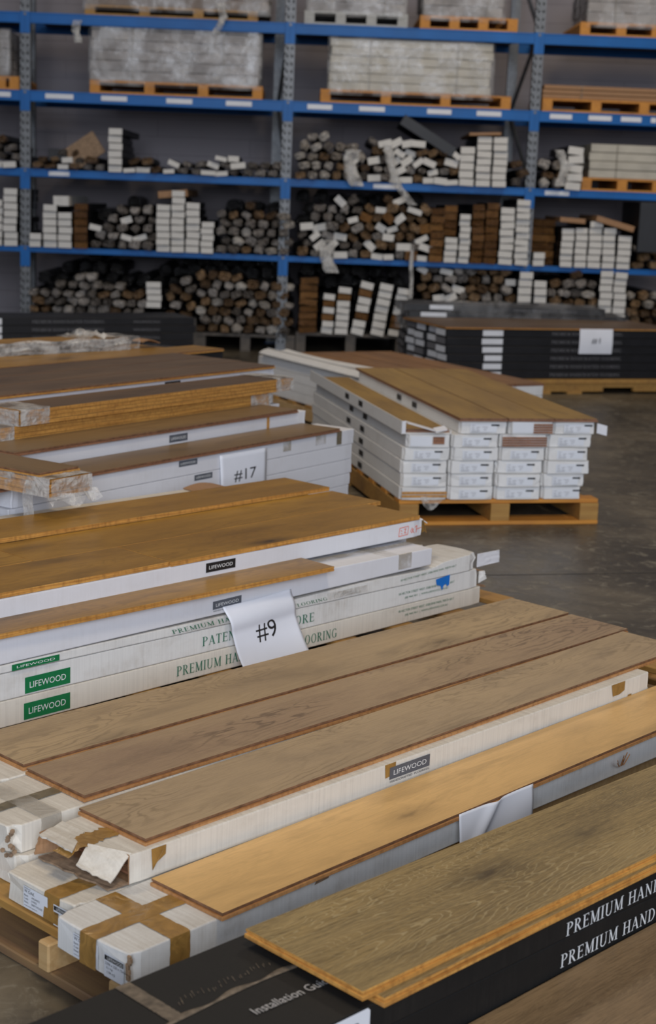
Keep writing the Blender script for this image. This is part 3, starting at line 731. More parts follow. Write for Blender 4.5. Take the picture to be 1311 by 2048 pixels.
# crushed carton third
T = carton(B, -.05, 2.115, .0, .2, [(0, .2805), (2.13, .2595)], [(-.05, .3035), (.3, .305), (1.1, .302), (1.5, .309), (1.85, .3), (1.9, .315), (2.13, .3245)], 'card_front', 'crushed white carton squashed flat, third from bottom, #9 stack', 43, crush=.01, amp=.0022, n=44)
logo(T, .036, .197, .283, .301, -.003, 'green', label='crumpled green logo patch')
front_text(T, 'PREMIUM HANDCRAFTED', .62, .282, .014, .46, -.003, 'green_ink', True, slant=-.5)
front_text(T, 'FLOORING', 1.14, .277, .011, .16, -.003, 'green_ink', True, slant=-.5)
front_text(T, '18 HECTOR STREET WEST, OSBORNE PARK, PERTH 6017', 1.672, .281, .008, .31, -.003, 'green_ink', sl=.03)
flap(T, [(2.113, .0, .318), (2.113, .0, .268), (2.235, -.006, .272), (2.235, -.004, .318)], 'end_flap', 'card_plain', 'white end flap sticking straight out', seed=12, curl=.003, th=.003, ragged=.0005)
flap(T, [(1.9, .21, .322), (2.05, .215, .32), (2.0, .30, .318), (1.85, .28, .322)], 'end_flap', 'card_warm', 'torn flap lying behind', seed=13, curl=.006, th=.003, ragged=.01)
# film shine wrap on crushed front
T.part(MB().sheet(lambda u, v: (1.3 + .2 * u, -.0035 - .002 * math.sin(9 * u + 4 * v), .276 + .022 * v), 10, 3, .0003), 'clear_tape', 'film_dense')
# fourth carton with clean top, taped
T = carton(B, -.36, 1.846, .0, .2, [(0, .3062), (1.85, .3165)], [(0, .391), (1.85, .3775)], 'card_plain', 'clean white carton with taped end, top of the front #9 stack', 44, crush=.001, n=40, amp=.0005)
over(T, 1.60, 1.665, [(.199, .381), (-.0008, .3795)], 'tape_strip', 'tape_clear', off=0)
over(T, .085, .125, [(1.35, .384), (1.84, .3795)], 'tape_strip', 'tape_clear', 's')
over(T, 1.66, 1.73, [(.002, .3795), (-.0018, .379), (-.0018, .325)], 'tape_strip', 'tape_clear')
logo(T, .7834, .9045, .3295, .3555, 0, 'slate', sl=.02, label='slate logo patch')
front_text(T, 'HANDCRAFTED FLOORING', .786, .3225, .0045, .118, 0, 'slate')
Pf, L = fr2((0, 1268), (668, 1133), .401)
Pf.bg = B.bg; floorboard(Pf, -.75, L, 0, .232, .401, 'oak_b', 'golden knotty oak board lying alone on the #9 stack, ends before tape', edge='ply_gold', top='ply_gold', lip=.0012)
# white sign #9
def paper9(u, v):
    s0 = .822 + .302 * u; s1_ = .89 + .287 * u
    s = s0 + (s1_ - s0) * v; z = (.333 + .010 * u) * (1 - v) + (.119 + .007 * u) * v
    t = -.004 - .004 * math.sin(u * 4) - .05 * v * v - .01 * math.sin(v * 5) * (1 - u) - .010 * max(0, math.sin((v - .05) * 9)) * (v < .4) + .012 * math.sin(u * 3.1) * v
    return (s, min(t, -.0035), z)
T = Thing(B, (.85, -.06, .12)); T.body(MB().sheet(paper9, 26, 22, .0004), 'paper_sign', 'paper', 'white paper sign reading #9 hanging on the green-lettered cartons', 'sign', smooth=True)
def on9(p):   # p.x = u, p.z = 1 - v
    q = Vector(paper9(p.x, 1 - p.z)); a = Vector(paper9(p.x + .01, 1 - p.z)) - q; b = Vector(paper9(p.x, 1 - p.z - .01)) - q
    n = a.cross(b).normalized(); n = n if n.y < 0 else -n
    return q + n * .0008
mb = MB(); write(mb, '#9', (.34, 0, .34), (1, 0, 0), (0, 0, 1), .30, .32, bow=on9); T.part(mb, 'lettering', 'ink')
# hidden + rear columns
for c, (ta, tb) in enumerate([(.212, .425), (.435, .655), (.665, .88), (.89, 1.05)]):
    for k in range(4):
        se = 2.0 - .04 * ((k + c) % 2) - (.28 if c == 3 else 0)
        lab = ['second', 'third', 'fourth', 'rearmost'][c]
        carton(B, se - 2.15, se, ta, tb, .124 + k * .067, .19 + k * .067, 'card_plain', 'white carton in the %s column of the #9 stack, %s up' % (lab, nth(k)), 50 + c * 4 + k, n=12)
T = carton(B, -.22, 1.928, .115, .385, .3925, .4545, 'card_plain', 'white carton marked with orange scribble, beneath the front golden boards', 71, crush=.006, n=40, amp=.0005)
# orange marker scribble
mb = MB()
def pen(pts, w=.0022):
    for a, b in zip(pts, pts[1:]):
        a, b = Vector((a[0], .115 - .0022, a[1])), Vector((b[0], .115 - .0022, b[1])); d = (b - a).normalized(); n = Vector((-d.z, 0, d.x)) * w * .5
        mb.add([a - n, b - n, b + n, a + n], [(0, 1, 2, 3)])
s0 = sp(B, 768, 1065, .41)[0]
pen([(s0, .407), (s0 + .004, .437), (s0 + .052, .439), (s0 + .05, .409), (s0, .407)])
pen([(s0 + .01, .428), (s0 + .018, .424)]); pen([(s0 + .028, .43), (s0 + .04, .431), (s0 + .03, .417), (s0 + .042, .416)]); pen([(s0 + .012, .417), (s0 + .02, .414)])
pen([(s0 + .074, .431), (s0 + .066, .42), (s0 + .07, .412), (s0 + .078, .416), (s0 + .08, .427), (s0 + .074, .421), (s0 + .086, .41)])
pen([(s0 + .088, .43), (s0 + .1, .436), (s0 + .098, .421), (s0 + .096, .41)]); pen([(s0 + .096, .422), (s0 + .125, .426)])
T.part(mb, 'marker_scribble', 'red_ink')
logo(T, sp(B, 386, 1135, .42)[0], sp(B, 439, 1122, .42)[0], .414, .4445, .115, 'ink', label='black logo patch')
T.part(MB().sheet(lambda u, v: (1.925 + .03 * v - .01 * u, .12 + .2 * u, .452 - .018 * v + .006 * math.sin(u * 14)), 10, 3, .004), 'end_flap', 'card_front')
T.part(MB().sheet(lambda u, v: (1.93 + .02 * v, .118 + .045 * u, .45 - .05 * v + .004 * math.sin(u * 9)), 5, 5, .002), 'torn_tape', 'tape')
T.part(MB().sheet(lambda u, v: (1.87 + .07 * v, .3 + .12 * u, .4575 + .003 * math.sin(u * 14)), 10, 3, .003), 'end_flap', 'card_front', 'frayed rear flap')
for c, (ta, tb) in enumerate([(.39, .63), (.64, .875)]):
    carton(B, -.2, 1.92, ta, tb, .3925, .4545, 'card_plain', 'white carton beneath the %s of golden knotty boards' % ['middle row', 'rear row'][c], 73 + c, n=12)
T = carton(B, -.45, 1.70, .888, 1.05, .3925, .4555, 'card_warm', 'narrow strip of dusty white carton behind the golden boards', 75, n=20)
T.part(MB().sheet(lambda u, v: (1.58 + .16 * u, .95 + .1 * v, .459 + .012 * math.sin(u * 3) * v), 8, 4, .004), 'end_flap', 'kraft')
T.part(MB().sheet(lambda u, v: (.74 + .04 * u, .9 + .04 * v, .458 + .006 * math.sin(u * 3)), 4, 4, .002), 'torn_tape', 'tape')
zG = .4705
E_ = {'edge': 'ply_gold', 'top': 'ply_gold', 'lip': .0012}
floorboard(B, .713, 1.905, .115, .376, zG, 'oak_b', 'golden oak board at the front right of the #9 pallet', **E_)
floorboard(B, -.42, .708, .122, .38, zG, 'oak_b', 'golden oak board butted at left against the front right board', **E_)
floorboard(B, .388, 1.985, .378, .632, zG + .0005, 'oak_b', 'golden oak board with large knot, middle row behind the orange scribble', **E_)
floorboard(B, -.7, .384, .383, .632, zG + .0005, 'oak_b', 'golden oak board, middle row, cut off by left photo edge', **E_)
floorboard(B, .02, 1.975, .637, .885, zG + .016, 'oak_b', 'raised golden oak board at the rear of the #9 pallet', **E_)

# ================================================================== pallet F: black cartons in the foreground
F = Fr(.2815, 2.5643, .7944); F.cg, F.bg = 'cartons on the foreground pallet', 'floorboards on the foreground pallet'
pallet(F, -.86, 1.35, -.42, .29, .114, 'timber pallet under the foreground black cartons', n=9)
sm = [(-.2, .204), (.41, .1965), (.62, .187), (1.3, .187)]
T = carton(F, -.9, 1.36, .0, .325, .1145, sm, 'card_black', 'black carton with white serif lettering, lower of the foreground pair', 81, n=40, crush=.002)
front_text(T, 'PREMIUM HANDCRAFTED FLOORING', sp(F, 1113, 1934, .1385)[0], .1385, .0285, .75, 0, 'white_ink', True, sl=-.008, off=.002)
T = carton(F, -.9, 1.36, -.002, .325, [(a, b + .001) for a, b in sm], .264, 'card_black', 'black carton with Installation Guide print, upper of the foreground pair', 82, n=40, crush=.002)
sT = F.inv(at_z(1100, 1860, .2035))[0]
front_text(T, 'PREMIUM HANDCRAFTED FLOORING', sT, .2035, .0285, .75, -.002, 'white_ink', True, sl=-.008, off=.002)
# top print, seam and tape
a0 = sp(F, 514, 2029, .2665); b0 = sp(F, 652, 1969, .2665)
mb = MB(); d = (Vector((b0[0], b0[1], 0)) - Vector((a0[0], a0[1], 0))); Lg = d.length * 1.14; d.normalize()
write(mb, 'Installation Guide', (a0[0], a0[1], .2668), d, (-d.y, d.x, 0), .021, Lg); T.part(mb, 'lettering', 'grey_ink')
def seam(u, v):
    s = -.88 + .72 * u; return (s, .171 + .010 * v * (1 + .5 * math.sin(u * 40)) + .004 * math.sin(u * 11), .2652 + .0012 * math.sin(v * 3.1))
T.part(MB().sheet(seam, 60, 2, .0006), 'torn_seam', 'seam')
over(T, -.545, -.515, [(.322, .2656), (.175, .2656)], 'tape_strip', 'seam')
mb = MB()
for i in range(26):
    s = -.5 + i * .0085 + random.uniform(-.003, .003); t = .215 + random.uniform(-.008, .008); l = random.uniform(.005, .018)
    mb.obox((s, t, .2655), (.0007, .0003, 0), (.2 * l, .5 * l, 0), (0, 0, .0002))
T.part(mb, 'scuff_marks', 'seam')
mb = MB().add([(-.43, -.0045, .212), (-.262, -.0045, .212), (-.258, -.0045, .22), (-.258, -.0045, .256), (-.264, -.0045, .262), (-.43, -.0045, .262)], [(0, 1, 2, 3, 4, 5)])
lb = T.part(mb, 'sticker', 'label'); mb = MB(); write(mb, 'P', (-.298, -.005, .222), (1, 0, 0), (0, 0, 1), .022); T.part(mb, 'lettering', 'ink_soft', parent=lb)
Pf, L = fr2((770, 2014), (1311, 1745), .2795)
floorboard(F, -.243, 1.9, -.022, .272, .2797, 'oak_f', 'limed oak board showing as lower edge under another in the foreground', edge='ply_gold', top='ply_gold')
Pf, L = fr2((725, 1983), (1311, 1707), .295)
Pf.bg = F.bg; floorboard(Pf, 0, 2.2, 0, .295, .295, 'oak_f', 'wide limed oak board with whitened grain, topmost in the foreground', edge='ply_gold', top='ply_gold')
floorboard(F, -.9, 1.35, -.31, -.006, .1295, 'oak_f2', 'smoked oak board at bottom right corner beside black cartons')

# ================================================================== pallet H: stack tagged #17
H = Fr(-.8857, 5.7347, .9728); H.cg, H.bg = 'cartons on the pallet tagged #17', 'floorboards on the pallet tagged #17'
pallet(H, -.46, 1.78, 0, 1.4, .13, 'timber pallet hidden under the plain white cartons behind', n=8)
lv = [.13, .2, .2686, .3229, .3907, .4617, .532]; rs = [1.742, 1.742, 1.752, 1.76, 1.757, 1.77]
FT = {}
for k in range(6):
    FT[k] = carton(H, rs[k] - 2.2, rs[k], 0, .222, lv[k] + .0005, lv[k + 1] - .0005, 'card_plain', 'white carton in the front column tagged #17, %s from bottom' % nth(k), 90 + k, n=16, crush=.003)
for k, (sa, za, sb, zb_) in {5: (.4887, .5025, .6055, .5265), 4: (.589, .433, .706, .457)}.items():
    logo(FT[k], sa, sb, za, zb_, 0, 'slate')
over(FT[5], 1.20, 1.26, [(.004, .5325), (-.0016, .532), (-.0016, .485)], 'tape_strip', 'tape_clear')
over(FT[5], 1.45, 1.53, [(.004, .5325), (-.0016, .532), (-.0016, .485)], 'tape_strip', 'tape_clear')
over(FT[5], 1.62, 1.66, [(.004, .5325), (-.0016, .532), (-.0016, .47)], 'tape_strip', 'tape_dull')
for c, (ta, tb, top) in enumerate([(.232, .455, 7), (.462, .69, 7), (.70, .925, 9), (.93, 1.155, 9), (1.16, 1.385, 9)]):
    for k in range(top):
        se = [1.70, 1.80, 2.07, 2.09, 2.11][c]
        if k < 6: o = carton(H, se - 2.2, se, ta, tb, .1305 + k * .067, .1965 + k * .067, 'card_plain', 'white carton buried behind the #17 stack front column, %s column, %s up' % (nth(c + 1), nth(k)), 100 + c * 9 + k, n=6)
        else:
            o = carton(H, se - 2.2, se, ta, tb, .1305 + k * .067, .1965 + k * .067, 'card_plain', {(0, 6): 'white carton with yellow strap showing between two brown boards, #17 stack', (1, 6): 'white carton below the bare board packs on the #17 stack'}.get((c, k), 'white carton under dark brown boards, %s row, %s up, #17 stack' % (nth(c - 2) if c > 1 else '', nth(k))), 100 + c * 9 + k, n=10)
            FT[(c, k)] = o
s2 = sp(H, 400, 860, .57)
logo(FT[(0, 6)], .70, .82, .551, .583, .232, 'slate')
over(FT[(0, 6)], 1.385, 1.405, [(.24, .6), (.230, .6), (.230, .535)], 'strap', 'ply_gold', label='thin yellow strap', wob=.0005)
logo(FT[(2, 8)], sp(H, 257, 764, .71)[0] + .04, sp(H, 285, 760, .71)[0] + .04, .70, .725, .70, 'ink')
floorboard(H, -.566, 1.634, -.008, .212, .5475, 'oak_h', 'plain brown board lying on the front carton column tagged #17', edge='ply_red')
floorboard(H, -.2, 1.615, .222, .442, .6135, 'oak_h', 'plain brown board, second row back on the #17 stack', edge='ply_red')
for i, (ta, tb) in enumerate([(.69, .92), (.925, 1.155), (1.16, 1.385)]):
    floorboard(H, -.1, [2.055, 2.08, 2.09][i], ta, tb, .7485 + .0004 * i, 'oak_hd', 'dark brown board on top rear of #17 stack, %s from front' % nth(i), edge='ply_gold')
def pack(fr, s0, s1, t0, t1, z0, n, th, mat, label, wrap=((0, 1),), edge='ply_gold', along=None):
    T = Thing(fr, (s0, t0, z0)); T.empty('board_pack', label, 'board pack')
    rnd = random.Random(int(s0 * 99) + n)
    for k in range(n):
        a, b, c = rnd.uniform(-.006, .006), rnd.uniform(-.004, .004), z0 + k * th
        T.part(MB().box(s0 + a, s1 + a, t0 + b, t1 + b, c + .0005, c + th - .0005, [2 if 0 else 1, 0, 1, 1, 1, 1]), 'board', [mat, edge], bevel=0)
    z = z0 + n * th
    for (a, b) in wrap:
        def P(u, v):
            s = a + (b - a) * u; w = v * 4; q = .004 + .0035 * noise.noise(Vector((u * 8, v * 26, s0)))
            cs = [(t0 - q, z0 - 0), (t0 - q, z + q), (t1 + q, z + q), (t1 + q, z0), (t0 - q, z0)]
            i = min(3, int(w)); f = w - i
            return (s, cs[i][0] + (cs[i + 1][0] - cs[i][0]) * f, max(z0 + .0005, cs[i][1] + (cs[i + 1][1] - cs[i][1]) * f))
        T.part(MB().sheet(P, 8, 32, .0004), 'plastic_wrap', 'film_dense')
        e_ = b if b >= s1 - .02 else a
        T.part(MB().sheet(lambda u, v: (e_ + (.006 if e_ > s0 + .3 else -.006) + .006 * noise.noise(Vector((u * 9, v * 9, 1))), t0 + (t1 - t0) * u, z0 + (z - z0) * v), 8, 5, .0004), 'plastic_wrap', 'film_dense')
    return T
pack(H, -.1, 1.70, .455, .675, .6002, 4, .0155, 'oak_hd', 'lower bare-edged board pack with wrapped ends on the #17 stack', [(-.115, .02), (1.55, 1.71)])
pack(H, .06, 1.86, .44, .66, .6625, 4, .0155, 'oak_hd', 'upper bare-edged board pack with wrapped ends on the #17 stack', [(.04, .2), (1.73, 1.87)])
# crosswise board and wrapped stub pack at the left
HX = Fr(*H.at(0, 0)[:2], H.a + PI / 2)
T = pack(HX, -.255, .42, .302, .502, .6145 - .065, 4, .0155, 'oak_h', 'short crosswise board pack wrapped in torn clear plastic, #17 stack', [(-.262, .15)])
T.part(MB().sheet(lambda u, v: (-.27 - .03 * v + .02 * math.sin(u * 9), .28 + .24 * u, .56 - .03 * v * (1 + math.sin(u * 13) * .5)), 14, 4, .0004), 'plastic_wrap', 'film_dense')
T.part(MB().sheet(lambda u, v: (-.2 + .05 * u, .505 + .03 * v + .01 * math.sin(6 * v), .6 - .17 * v), 4, 12, .0005), 'plastic_wrap', 'film_dense')
floorboard(HX, -.205, 1.2, .305, .502, .629, 'oak_h', 'brown board laid crosswise over others, left edge of #17 stack', edge='ply_gold')
# sign #17
def paper17(u, v):
    return (.7467 + .32 * u, -.006 - .006 * math.sin(v * 3 + u) - .012 * v * v, .521 - .133 * v - .075 * v)
T = Thing(H, (.7467, -.02, .32)); T.body(MB().sheet(paper17, 14, 10, .0004), 'paper_sign', 'paper', 'white paper sign reading #17 stuck on plain white cartons', 'sign', smooth=True)
def on17(p): q = Vector(paper17(p.x, 1 - p.z)); return q + Vector((0, -.0012, .0))
mb = MB(); write(mb, '#17', (.28, 0, .40), (1, 0, 0), (0, 0, 1), .25, .48, bow=on17); T.part(mb, 'lettering', 'ink')

# ================================================================== pallet C: end-on stack
C = Fr(.3574, 7.534, .2271); CX = Fr(.3574, 7.534, .2271 + PI / 2); CX.cg, CX.bg = 'cartons on the end-on pallet', 'floorboards on the end-on pallet'
pallet(CX, .02, 2.25, -1.06, -.0, .129, 'timber pallet under the end-on carton stack', n=9, sw=.1, deck='pallet_orange', strg='pallet', bot='pallet_orange')
left = [[0, .253, .498, .752, .97], [.004, .253, .496, .742, .983], [0, .249, .496, .754, 1.0], [.004, .258, .511, .76, .993], [.018, .253, .507, .764, 1.009], [-.015, .294, .551, .79, 1.02]]
CT = {}
rc = random.Random(5)
def faint_ticket(T, s, tL, z0, w=.14, h=.042, blk=True):
    lab = end_patch(T, s, tL, tL - w, z0, z0 + h, 'paper_label', 'label', off=.004)
    mb = MB()
    for (x, y, l) in [(.05, .78, .12), (.05, .55, .1), (.05, .38, .12), (.05, .2, .14), (.05, .06, .3), (.22, .55, .14), (.22, .38, .1), (.22, .2, .14), (.45, .6, .2), (.5, .4, .14), (.5, .2, .1)]:
        o = Vector((s - .0045, tL - x * w, z0 + y * h)); mb.add([o, o + Vector((0, -l * w, 0)), o + Vector((0, -l * w, .0028)), o + Vector((0, 0, .0028))], [(0, 1, 2, 3)])
    T.part(mb, 'printed_lines', 'ink_faint', parent=lab)
    if blk: end_patch(T, s, tL - w * .78, tL - w * 1.08, z0 + h * .74, z0 + h * .94, 'logo_block', 'ink', off=.0047, parent=lab)
for k in range(6):
    for c in range(4):
        if k == 5 and c == 0: continue
        u0, u1 = left[k][c], left[k][c + 1] - .008
        if u1 - u0 > .25: u1 = u0 + .242
        zz0, zz1 = .1305 + k * .067, .196 + k * .067
        off = rc.uniform(-.012, .012)
        lab = 'white carton end, %s from bottom, %s column of the end-on stack' % (nth(k), ['leftmost', 'second', 'third', 'rightmost'][c])
        T = carton(CX, off, off + 2.18, -u1, -u0, zz0, zz1, 'card_white', lab, 200 + k * 4 + c, n=10, crush=.008, amp=.001)
        CT[(k, c)] = T
        if (k, c) in ((4, 2), (5, 2)):   # torn open: board ends showing
            for j in range(4): end_patch(T, off, -u0 - (.005 if k == 4 else .12), -u1 + .008, zz0 + .006 + j * .013, zz0 + .0165 + j * .013, 'board_end', 'ply_red', off=.005)
            if k == 5: end_patch(T, off, -u0 - .01, -u0 - .12, zz0 + .01, zz1 - .004, 'paper_label', 'label', off=.006)
        elif (k, c) == (0, 0):
            for j in range(2): end_patch(T, off, -u0 - .005, -u1 + .006, zz0 + .014 + j * .017, zz0 + .027 + j * .017, 'board_end', 'ply_gold', off=.005)
            T.part(MB().sheet(lambda u, v: (off - .012 - .02 * v, -u0 - .1 - .1 * u - .01 * v, zz0 + .02 - .06 * v * (.6 + .5 * math.sin(u * 4))), 8, 6, .001), 'plastic_wrap', 'film_dense')
        elif (k, c) == (4, 0):
            end_patch(T, off, -u0 - .015, -u0 - .125, zz0 + .008, zz1 - .008, 'paper_label', 'label', off=.005)
            end_patch(T, off, -u0 - .13, -u0 - .19, zz0 + .018, zz1 - .01, 'board_end', 'ply_red', off=.005)
        else: faint_ticket(T, off, -u0 - .05, zz0 + .010)
        if c == 0 or (k == 5 and c == 1):   # dark square marks along the left sides
            t = -u0
            for s in (.80, 1.12):
                mb = MB().add([(s, t + .004, zz0 + .016), (s, t + .004, zz0 + .046), (s + .09, t + .004, zz0 + .046), (s + .09, t + .004, zz0 + .016)], [(0, 1, 2, 3)])
                T.part(mb, 'logo_patch', 'ink')
# open carton on top of the leftmost column
k = 5; u0 = -.012; z0 = .1305 + 5 * .067
mb = MB(); th = .004
mb.box(0, 2.18, -.245, -u0, z0, z0 + th, 0); mb.box(0, 2.18, -u0 - th, -u0, z0 + th, z0 + .064, 0); mb.box(0, 2.18, -.245, -.245 + th, z0 + th, z0 + .02, 0)
T = Thing(CX, (0, -.245, z0)); T.body(mb, 'flooring_carton', ['card_white'], 'open-topped white carton on the leftmost column of the end-on stack', 'carton')
for s in (.80, 1.12):
    mb = MB().add([(s, -u0 + .002, z0 + .02), (s, -u0 + .002, z0 + .05), (s + .09, -u0 + .002, z0 + .05), (s + .09, -u0 + .002, z0 + .02)], [(0, 1, 2, 3)]); T.part(mb, 'logo_patch', 'ink')
T.part(MB().sheet(lambda u, v: (.02 - .05 * v, -.01 - .15 * u, z0 + .062 - .042 * u - .004 * v), 8, 3, .004), 'end_flap', 'card_plain', 'white flap folded down across the open end')
T.part(MB().sheet(lambda u, v: (.0 - .05 * v, -.15 - .06 * u, z0 + .028 + .012 * u - .012 * v), 4, 3, .006), 'end_flap', 'card_plain')
T.part(MB().add([(0, .012, z0 + .004), (0, .012, z0 + .064), (0, -.01, z0 + .064), (0, -.01, z0 + .004)], [(0, 1, 2, 3)]), 'end_flap', 'card_plain')
floorboard(CX, .03, 2.2, -.238, -.02, z0 + .02, 'oak_c', 'tan board lying in the open-topped carton, end-on stack', edge='ply_red')
for c, (u0, u1) in enumerate([(.283, .53), (.538, .778), (.783, 1.008)]):
    floorboard(CX, -.012, 2.19, -u1, -u0, .5475, 'oak_c', 'tan board on top of the end-on stack, %s of three' % ['left', 'middle', 'right'][c], edge='ply_red')
T = CT[(5, 3)]
T.part(MB().sheet(lambda u, v: (-.01 - .012 * u, -1.012 - .05 * u, z0 + .06 - .05 * v - .012 * u), 4, 4, .003), 'end_flap', 'card_plain', 'white flap sticking out at right')

# ================================================================== stack D behind C
zD = .1305 + 4 * .067
a, b = at_z(570, 705, zD + .015), at_z(800, 702, zD + .015)
D = Fr(a.x, a.y, math.atan2(b.y - a.y, b.x - a.x)); DX = Fr(a.x, a.y, D.a + PI / 2); DX.cg, DX.bg = 'cartons on the pallet behind the end-on one', 'floorboards on the pallet behind the end-on one'
LD = min(2.15, .98 * (a - C.at(.0, 2.3)).length)
pallet(DX, -LD - .02, .02, -.96, .25, .129, 'timber pallet behind the end-on stack', n=8, sw=.1)
for c in range(-1, 4):
    for k in range(4):
        if c in (0, 1, 2) and k < 3: pass
        T = carton(DX, -LD, 0, -.235 * (c + 1) + .004, -.235 * c - .004, .1305 + k * .067, .196 + k * .067, 'card_white', 'white carton in the stack behind the end-on one, %s column, %s up' % (nth(c + 1), nth(k)), 240 + c * 4 + k, n=6)
for c in range(0, 4):
    floorboard(DX, -LD, .0, -.235 * (c + 1) + .006, -.235 * c - .004, zD + .015, 'oak_d', 'russet board on the stack behind the end-on one, %s from left' % nth(c), edge='ply_red')
T = Thing(DX, (-LD - .1, .02, zD)); T.empty('flooring_carton', 'emptied grey-white carton lying open beside the russet boards', 'carton')
T.part(MB().sheet(lambda u, v: (-LD - .18 + (LD + .12) * u, .015 + .105 * v, zD + .05 - .012 * math.sin(v * 3) + .01 * math.sin(u * 6)), 14, 4, .004), 'lid_panel', 'card_white')
T.part(MB().sheet(lambda u, v: (-LD - .18 + (LD + .12) * u, .13 + .05 * v, zD + .004 + .055 * v), 14, 2, .004), 'lid_panel', 'card_white')
T.part(MB().sheet(lambda u, v: (-LD - .18 + .01 * v, .01 + .11 * u, zD + .05 - .055 * v), 4, 3, .004), 'end_flap', 'card_plain')
T.part(MB().sheet(lambda u, v: (-LD - .3 + .1 * v, .03 + .06 * u, zD + .045 - .02 * math.sin(u * 3) - .03 * v), 4, 3, .003), 'end_flap', 'kraft')
T = Thing(DX, (-LD - .1, .16, zD)); T.empty('flooring_carton', 'second emptied carton with drooping side flap, left of the first', 'carton')
T.part(MB().box(-LD, -.1, .195, .235, zD, zD + .05), 'side_panel', 'card_white')
T.part(MB().sheet(lambda u, v: (-LD - .1 + LD * u, .2 + .07 * v, zD + .055 - .03 * v * v), 10, 4, .004), 'lid_panel', 'card_white')
T.part(MB().sheet(lambda u, v: (-LD - .12 + .1 * v, .19 + .07 * u, zD + .05 - .09 * v), 4, 4, .004), 'end_flap', 'card_plain')

# ================================================================== J: low-lit boards behind #17
J = Fr(-.651, 9.077, .95)
pallet(J, -2.25, 0, 0, .75, .13, 'timber pallet under the black cartons behind the #17 stack', n=7)
for c in range(2):
    for k in range(8):
        T = Thing(J, (-2.2, c * .24, .1305 + k * .069)); T.body(MB().box(-2.2, 0, c * .24 + .003, c * .24 + .235, .1305 + k * .069, .1305 + k * .069 + .067), 'flooring_carton', 'black_far', 'black carton beneath orange boards behind the #17 stack, %s up, %s column' % (nth(k), nth(c)), 'carton', 'black cartons behind the #17 stack', bevel=.003)
for c in range(2): floorboard(J, -2.2 - .3 * c, -.0 - .25 * c, c * .24, c * .24 + .235, .6975 + .002, 'oak_b', 'orange-brown board on black cartons behind #17, %s row' % ['front', 'rear'][c], edge='ply_gold')
s_e, t_e = sp(J, 262, 668, .78)
JB = Fr(*at_z(262, 676, .765)[:2], .80)
pack(JB, -2.2, .0, 0, .23, .699, 4, .0165, 'oak_b', 'golden board pack in crumpled paper and film at far left', [], edge='film_dense')
Tj = Thing(JB, (-2.2, -.01, .70)); mb = MB().sheet(lambda u, v: (-2.2 + 2.25 * u, -.012 - .012 * noise.noise(Vector((u * 14, v * 5, 2))) - .02 * v * (1 - v), .70 + .072 * v + .006 * math.sin(u * 40)), 60, 6, .0006)
mb.sheet(lambda u, v: (-.35 + .42 * u, .0 + .24 * v + .01 * math.sin(u * 30), .77 + .045 * (noise.noise(Vector((u * 7, v * 7, 5))) + .35) * math.sin(min(1, u * 1.5) * PI)), 22, 10, .0006)
Tj.body(mb, 'crumpled_film', 'film_dense', 'pale crumpled film bunched over the golden board pack at far left', 'plastic film')
Tj = Thing(JB, (.06, .02, .70)); Tj.body(MB().sheet(lambda u, v: (.10 + .13 * u, .02 + .1 * v, .735 + .012 * math.sin(u * 4)), 6, 3, .004), 'cardboard_scrap', 'kraft', 'small brown cardboard scrap beside the crumpled film at far left', 'cardboard')

# ================================================================== L: black cartons low at far left
a, b = at_z(0, 634, .535), at_z(390, 634, .535)
Lf = Fr(a.x, a.y, math.atan2(b.y - a.y, b.x - a.x)); LL = (b - a).length
pallet(Lf, -.45, LL + .05, 0, .8, .13, 'timber pallet under the low black carton stack at far left', n=7, group=None)
for c in range(2):
    for k in range(6):
        zz = .131 + k * .067
        T = Thing(Lf, (LL - 2.2, c * .25, zz)); T.body(MB().box(LL - 2.2, LL + rc.uniform(-.01, .01), c * .25 + .002, c * .25 + .245, zz, zz + .0655), 'flooring_carton', 'black_far', 'black carton, %s from bottom, %s row of the low far-left stack' % (nth(k), nth(c)), 'carton', 'black cartons low at far left', bevel=.003)
        if c == 0:
            front_text(T, 'PREMIUM HANDCRAFTED FLOORING', .27, zz + .018, .024, .62, .002, 'ink_soft', True, off=.003)
            front_text(T, 'WWW.LIFEWOOD.COM.AU', 1.15, zz + .018, .02, .24, .002, 'ink_soft', off=.003)
            plate(T, -.06, .014, zz + .006, zz + .058, .002, 'sticker', 'label', off=.003)

# ================================================================== K: black cartons tagged #1
K = Fr(.946, 12.99, .3266); K.cg, K.bg = 'cartons on the pallet tagged #1', 'floorboards on the pallet tagged #1'
T = Thing(K, (.0, 0, 0)); T.empty('timber_pallet', 'yellowish timber pallet under the black cartons tagged #1', 'pallet')
for j, t in enumerate((.0, .47, .94)):
    mb = MB()
    mb.box(-.0, 2.4, t, t + .04, .055, .107)
    for (x0, x1) in [(0, .3), (.62, 1.5), (1.8, 2.4)]: mb.box(x0, x1, t, t + .04, .02, .055)
    T.part(mb, 'stringer', 'pallet')
for i in range(9): T.part(MB().box(i * .285, i * .285 + .12, -.01, 1.0, .108, .13), 'deck_board', 'pallet')
for x in (0.0, .85, 1.15, 2.25): T.part(MB().box(x, x + .14, -.01, 1.0, 0, .02), 'bottom_board', 'pallet')
T.part(MB().box(-.0, 2.4, -.02, .0, .095, .13), 'deck_board', 'pallet')
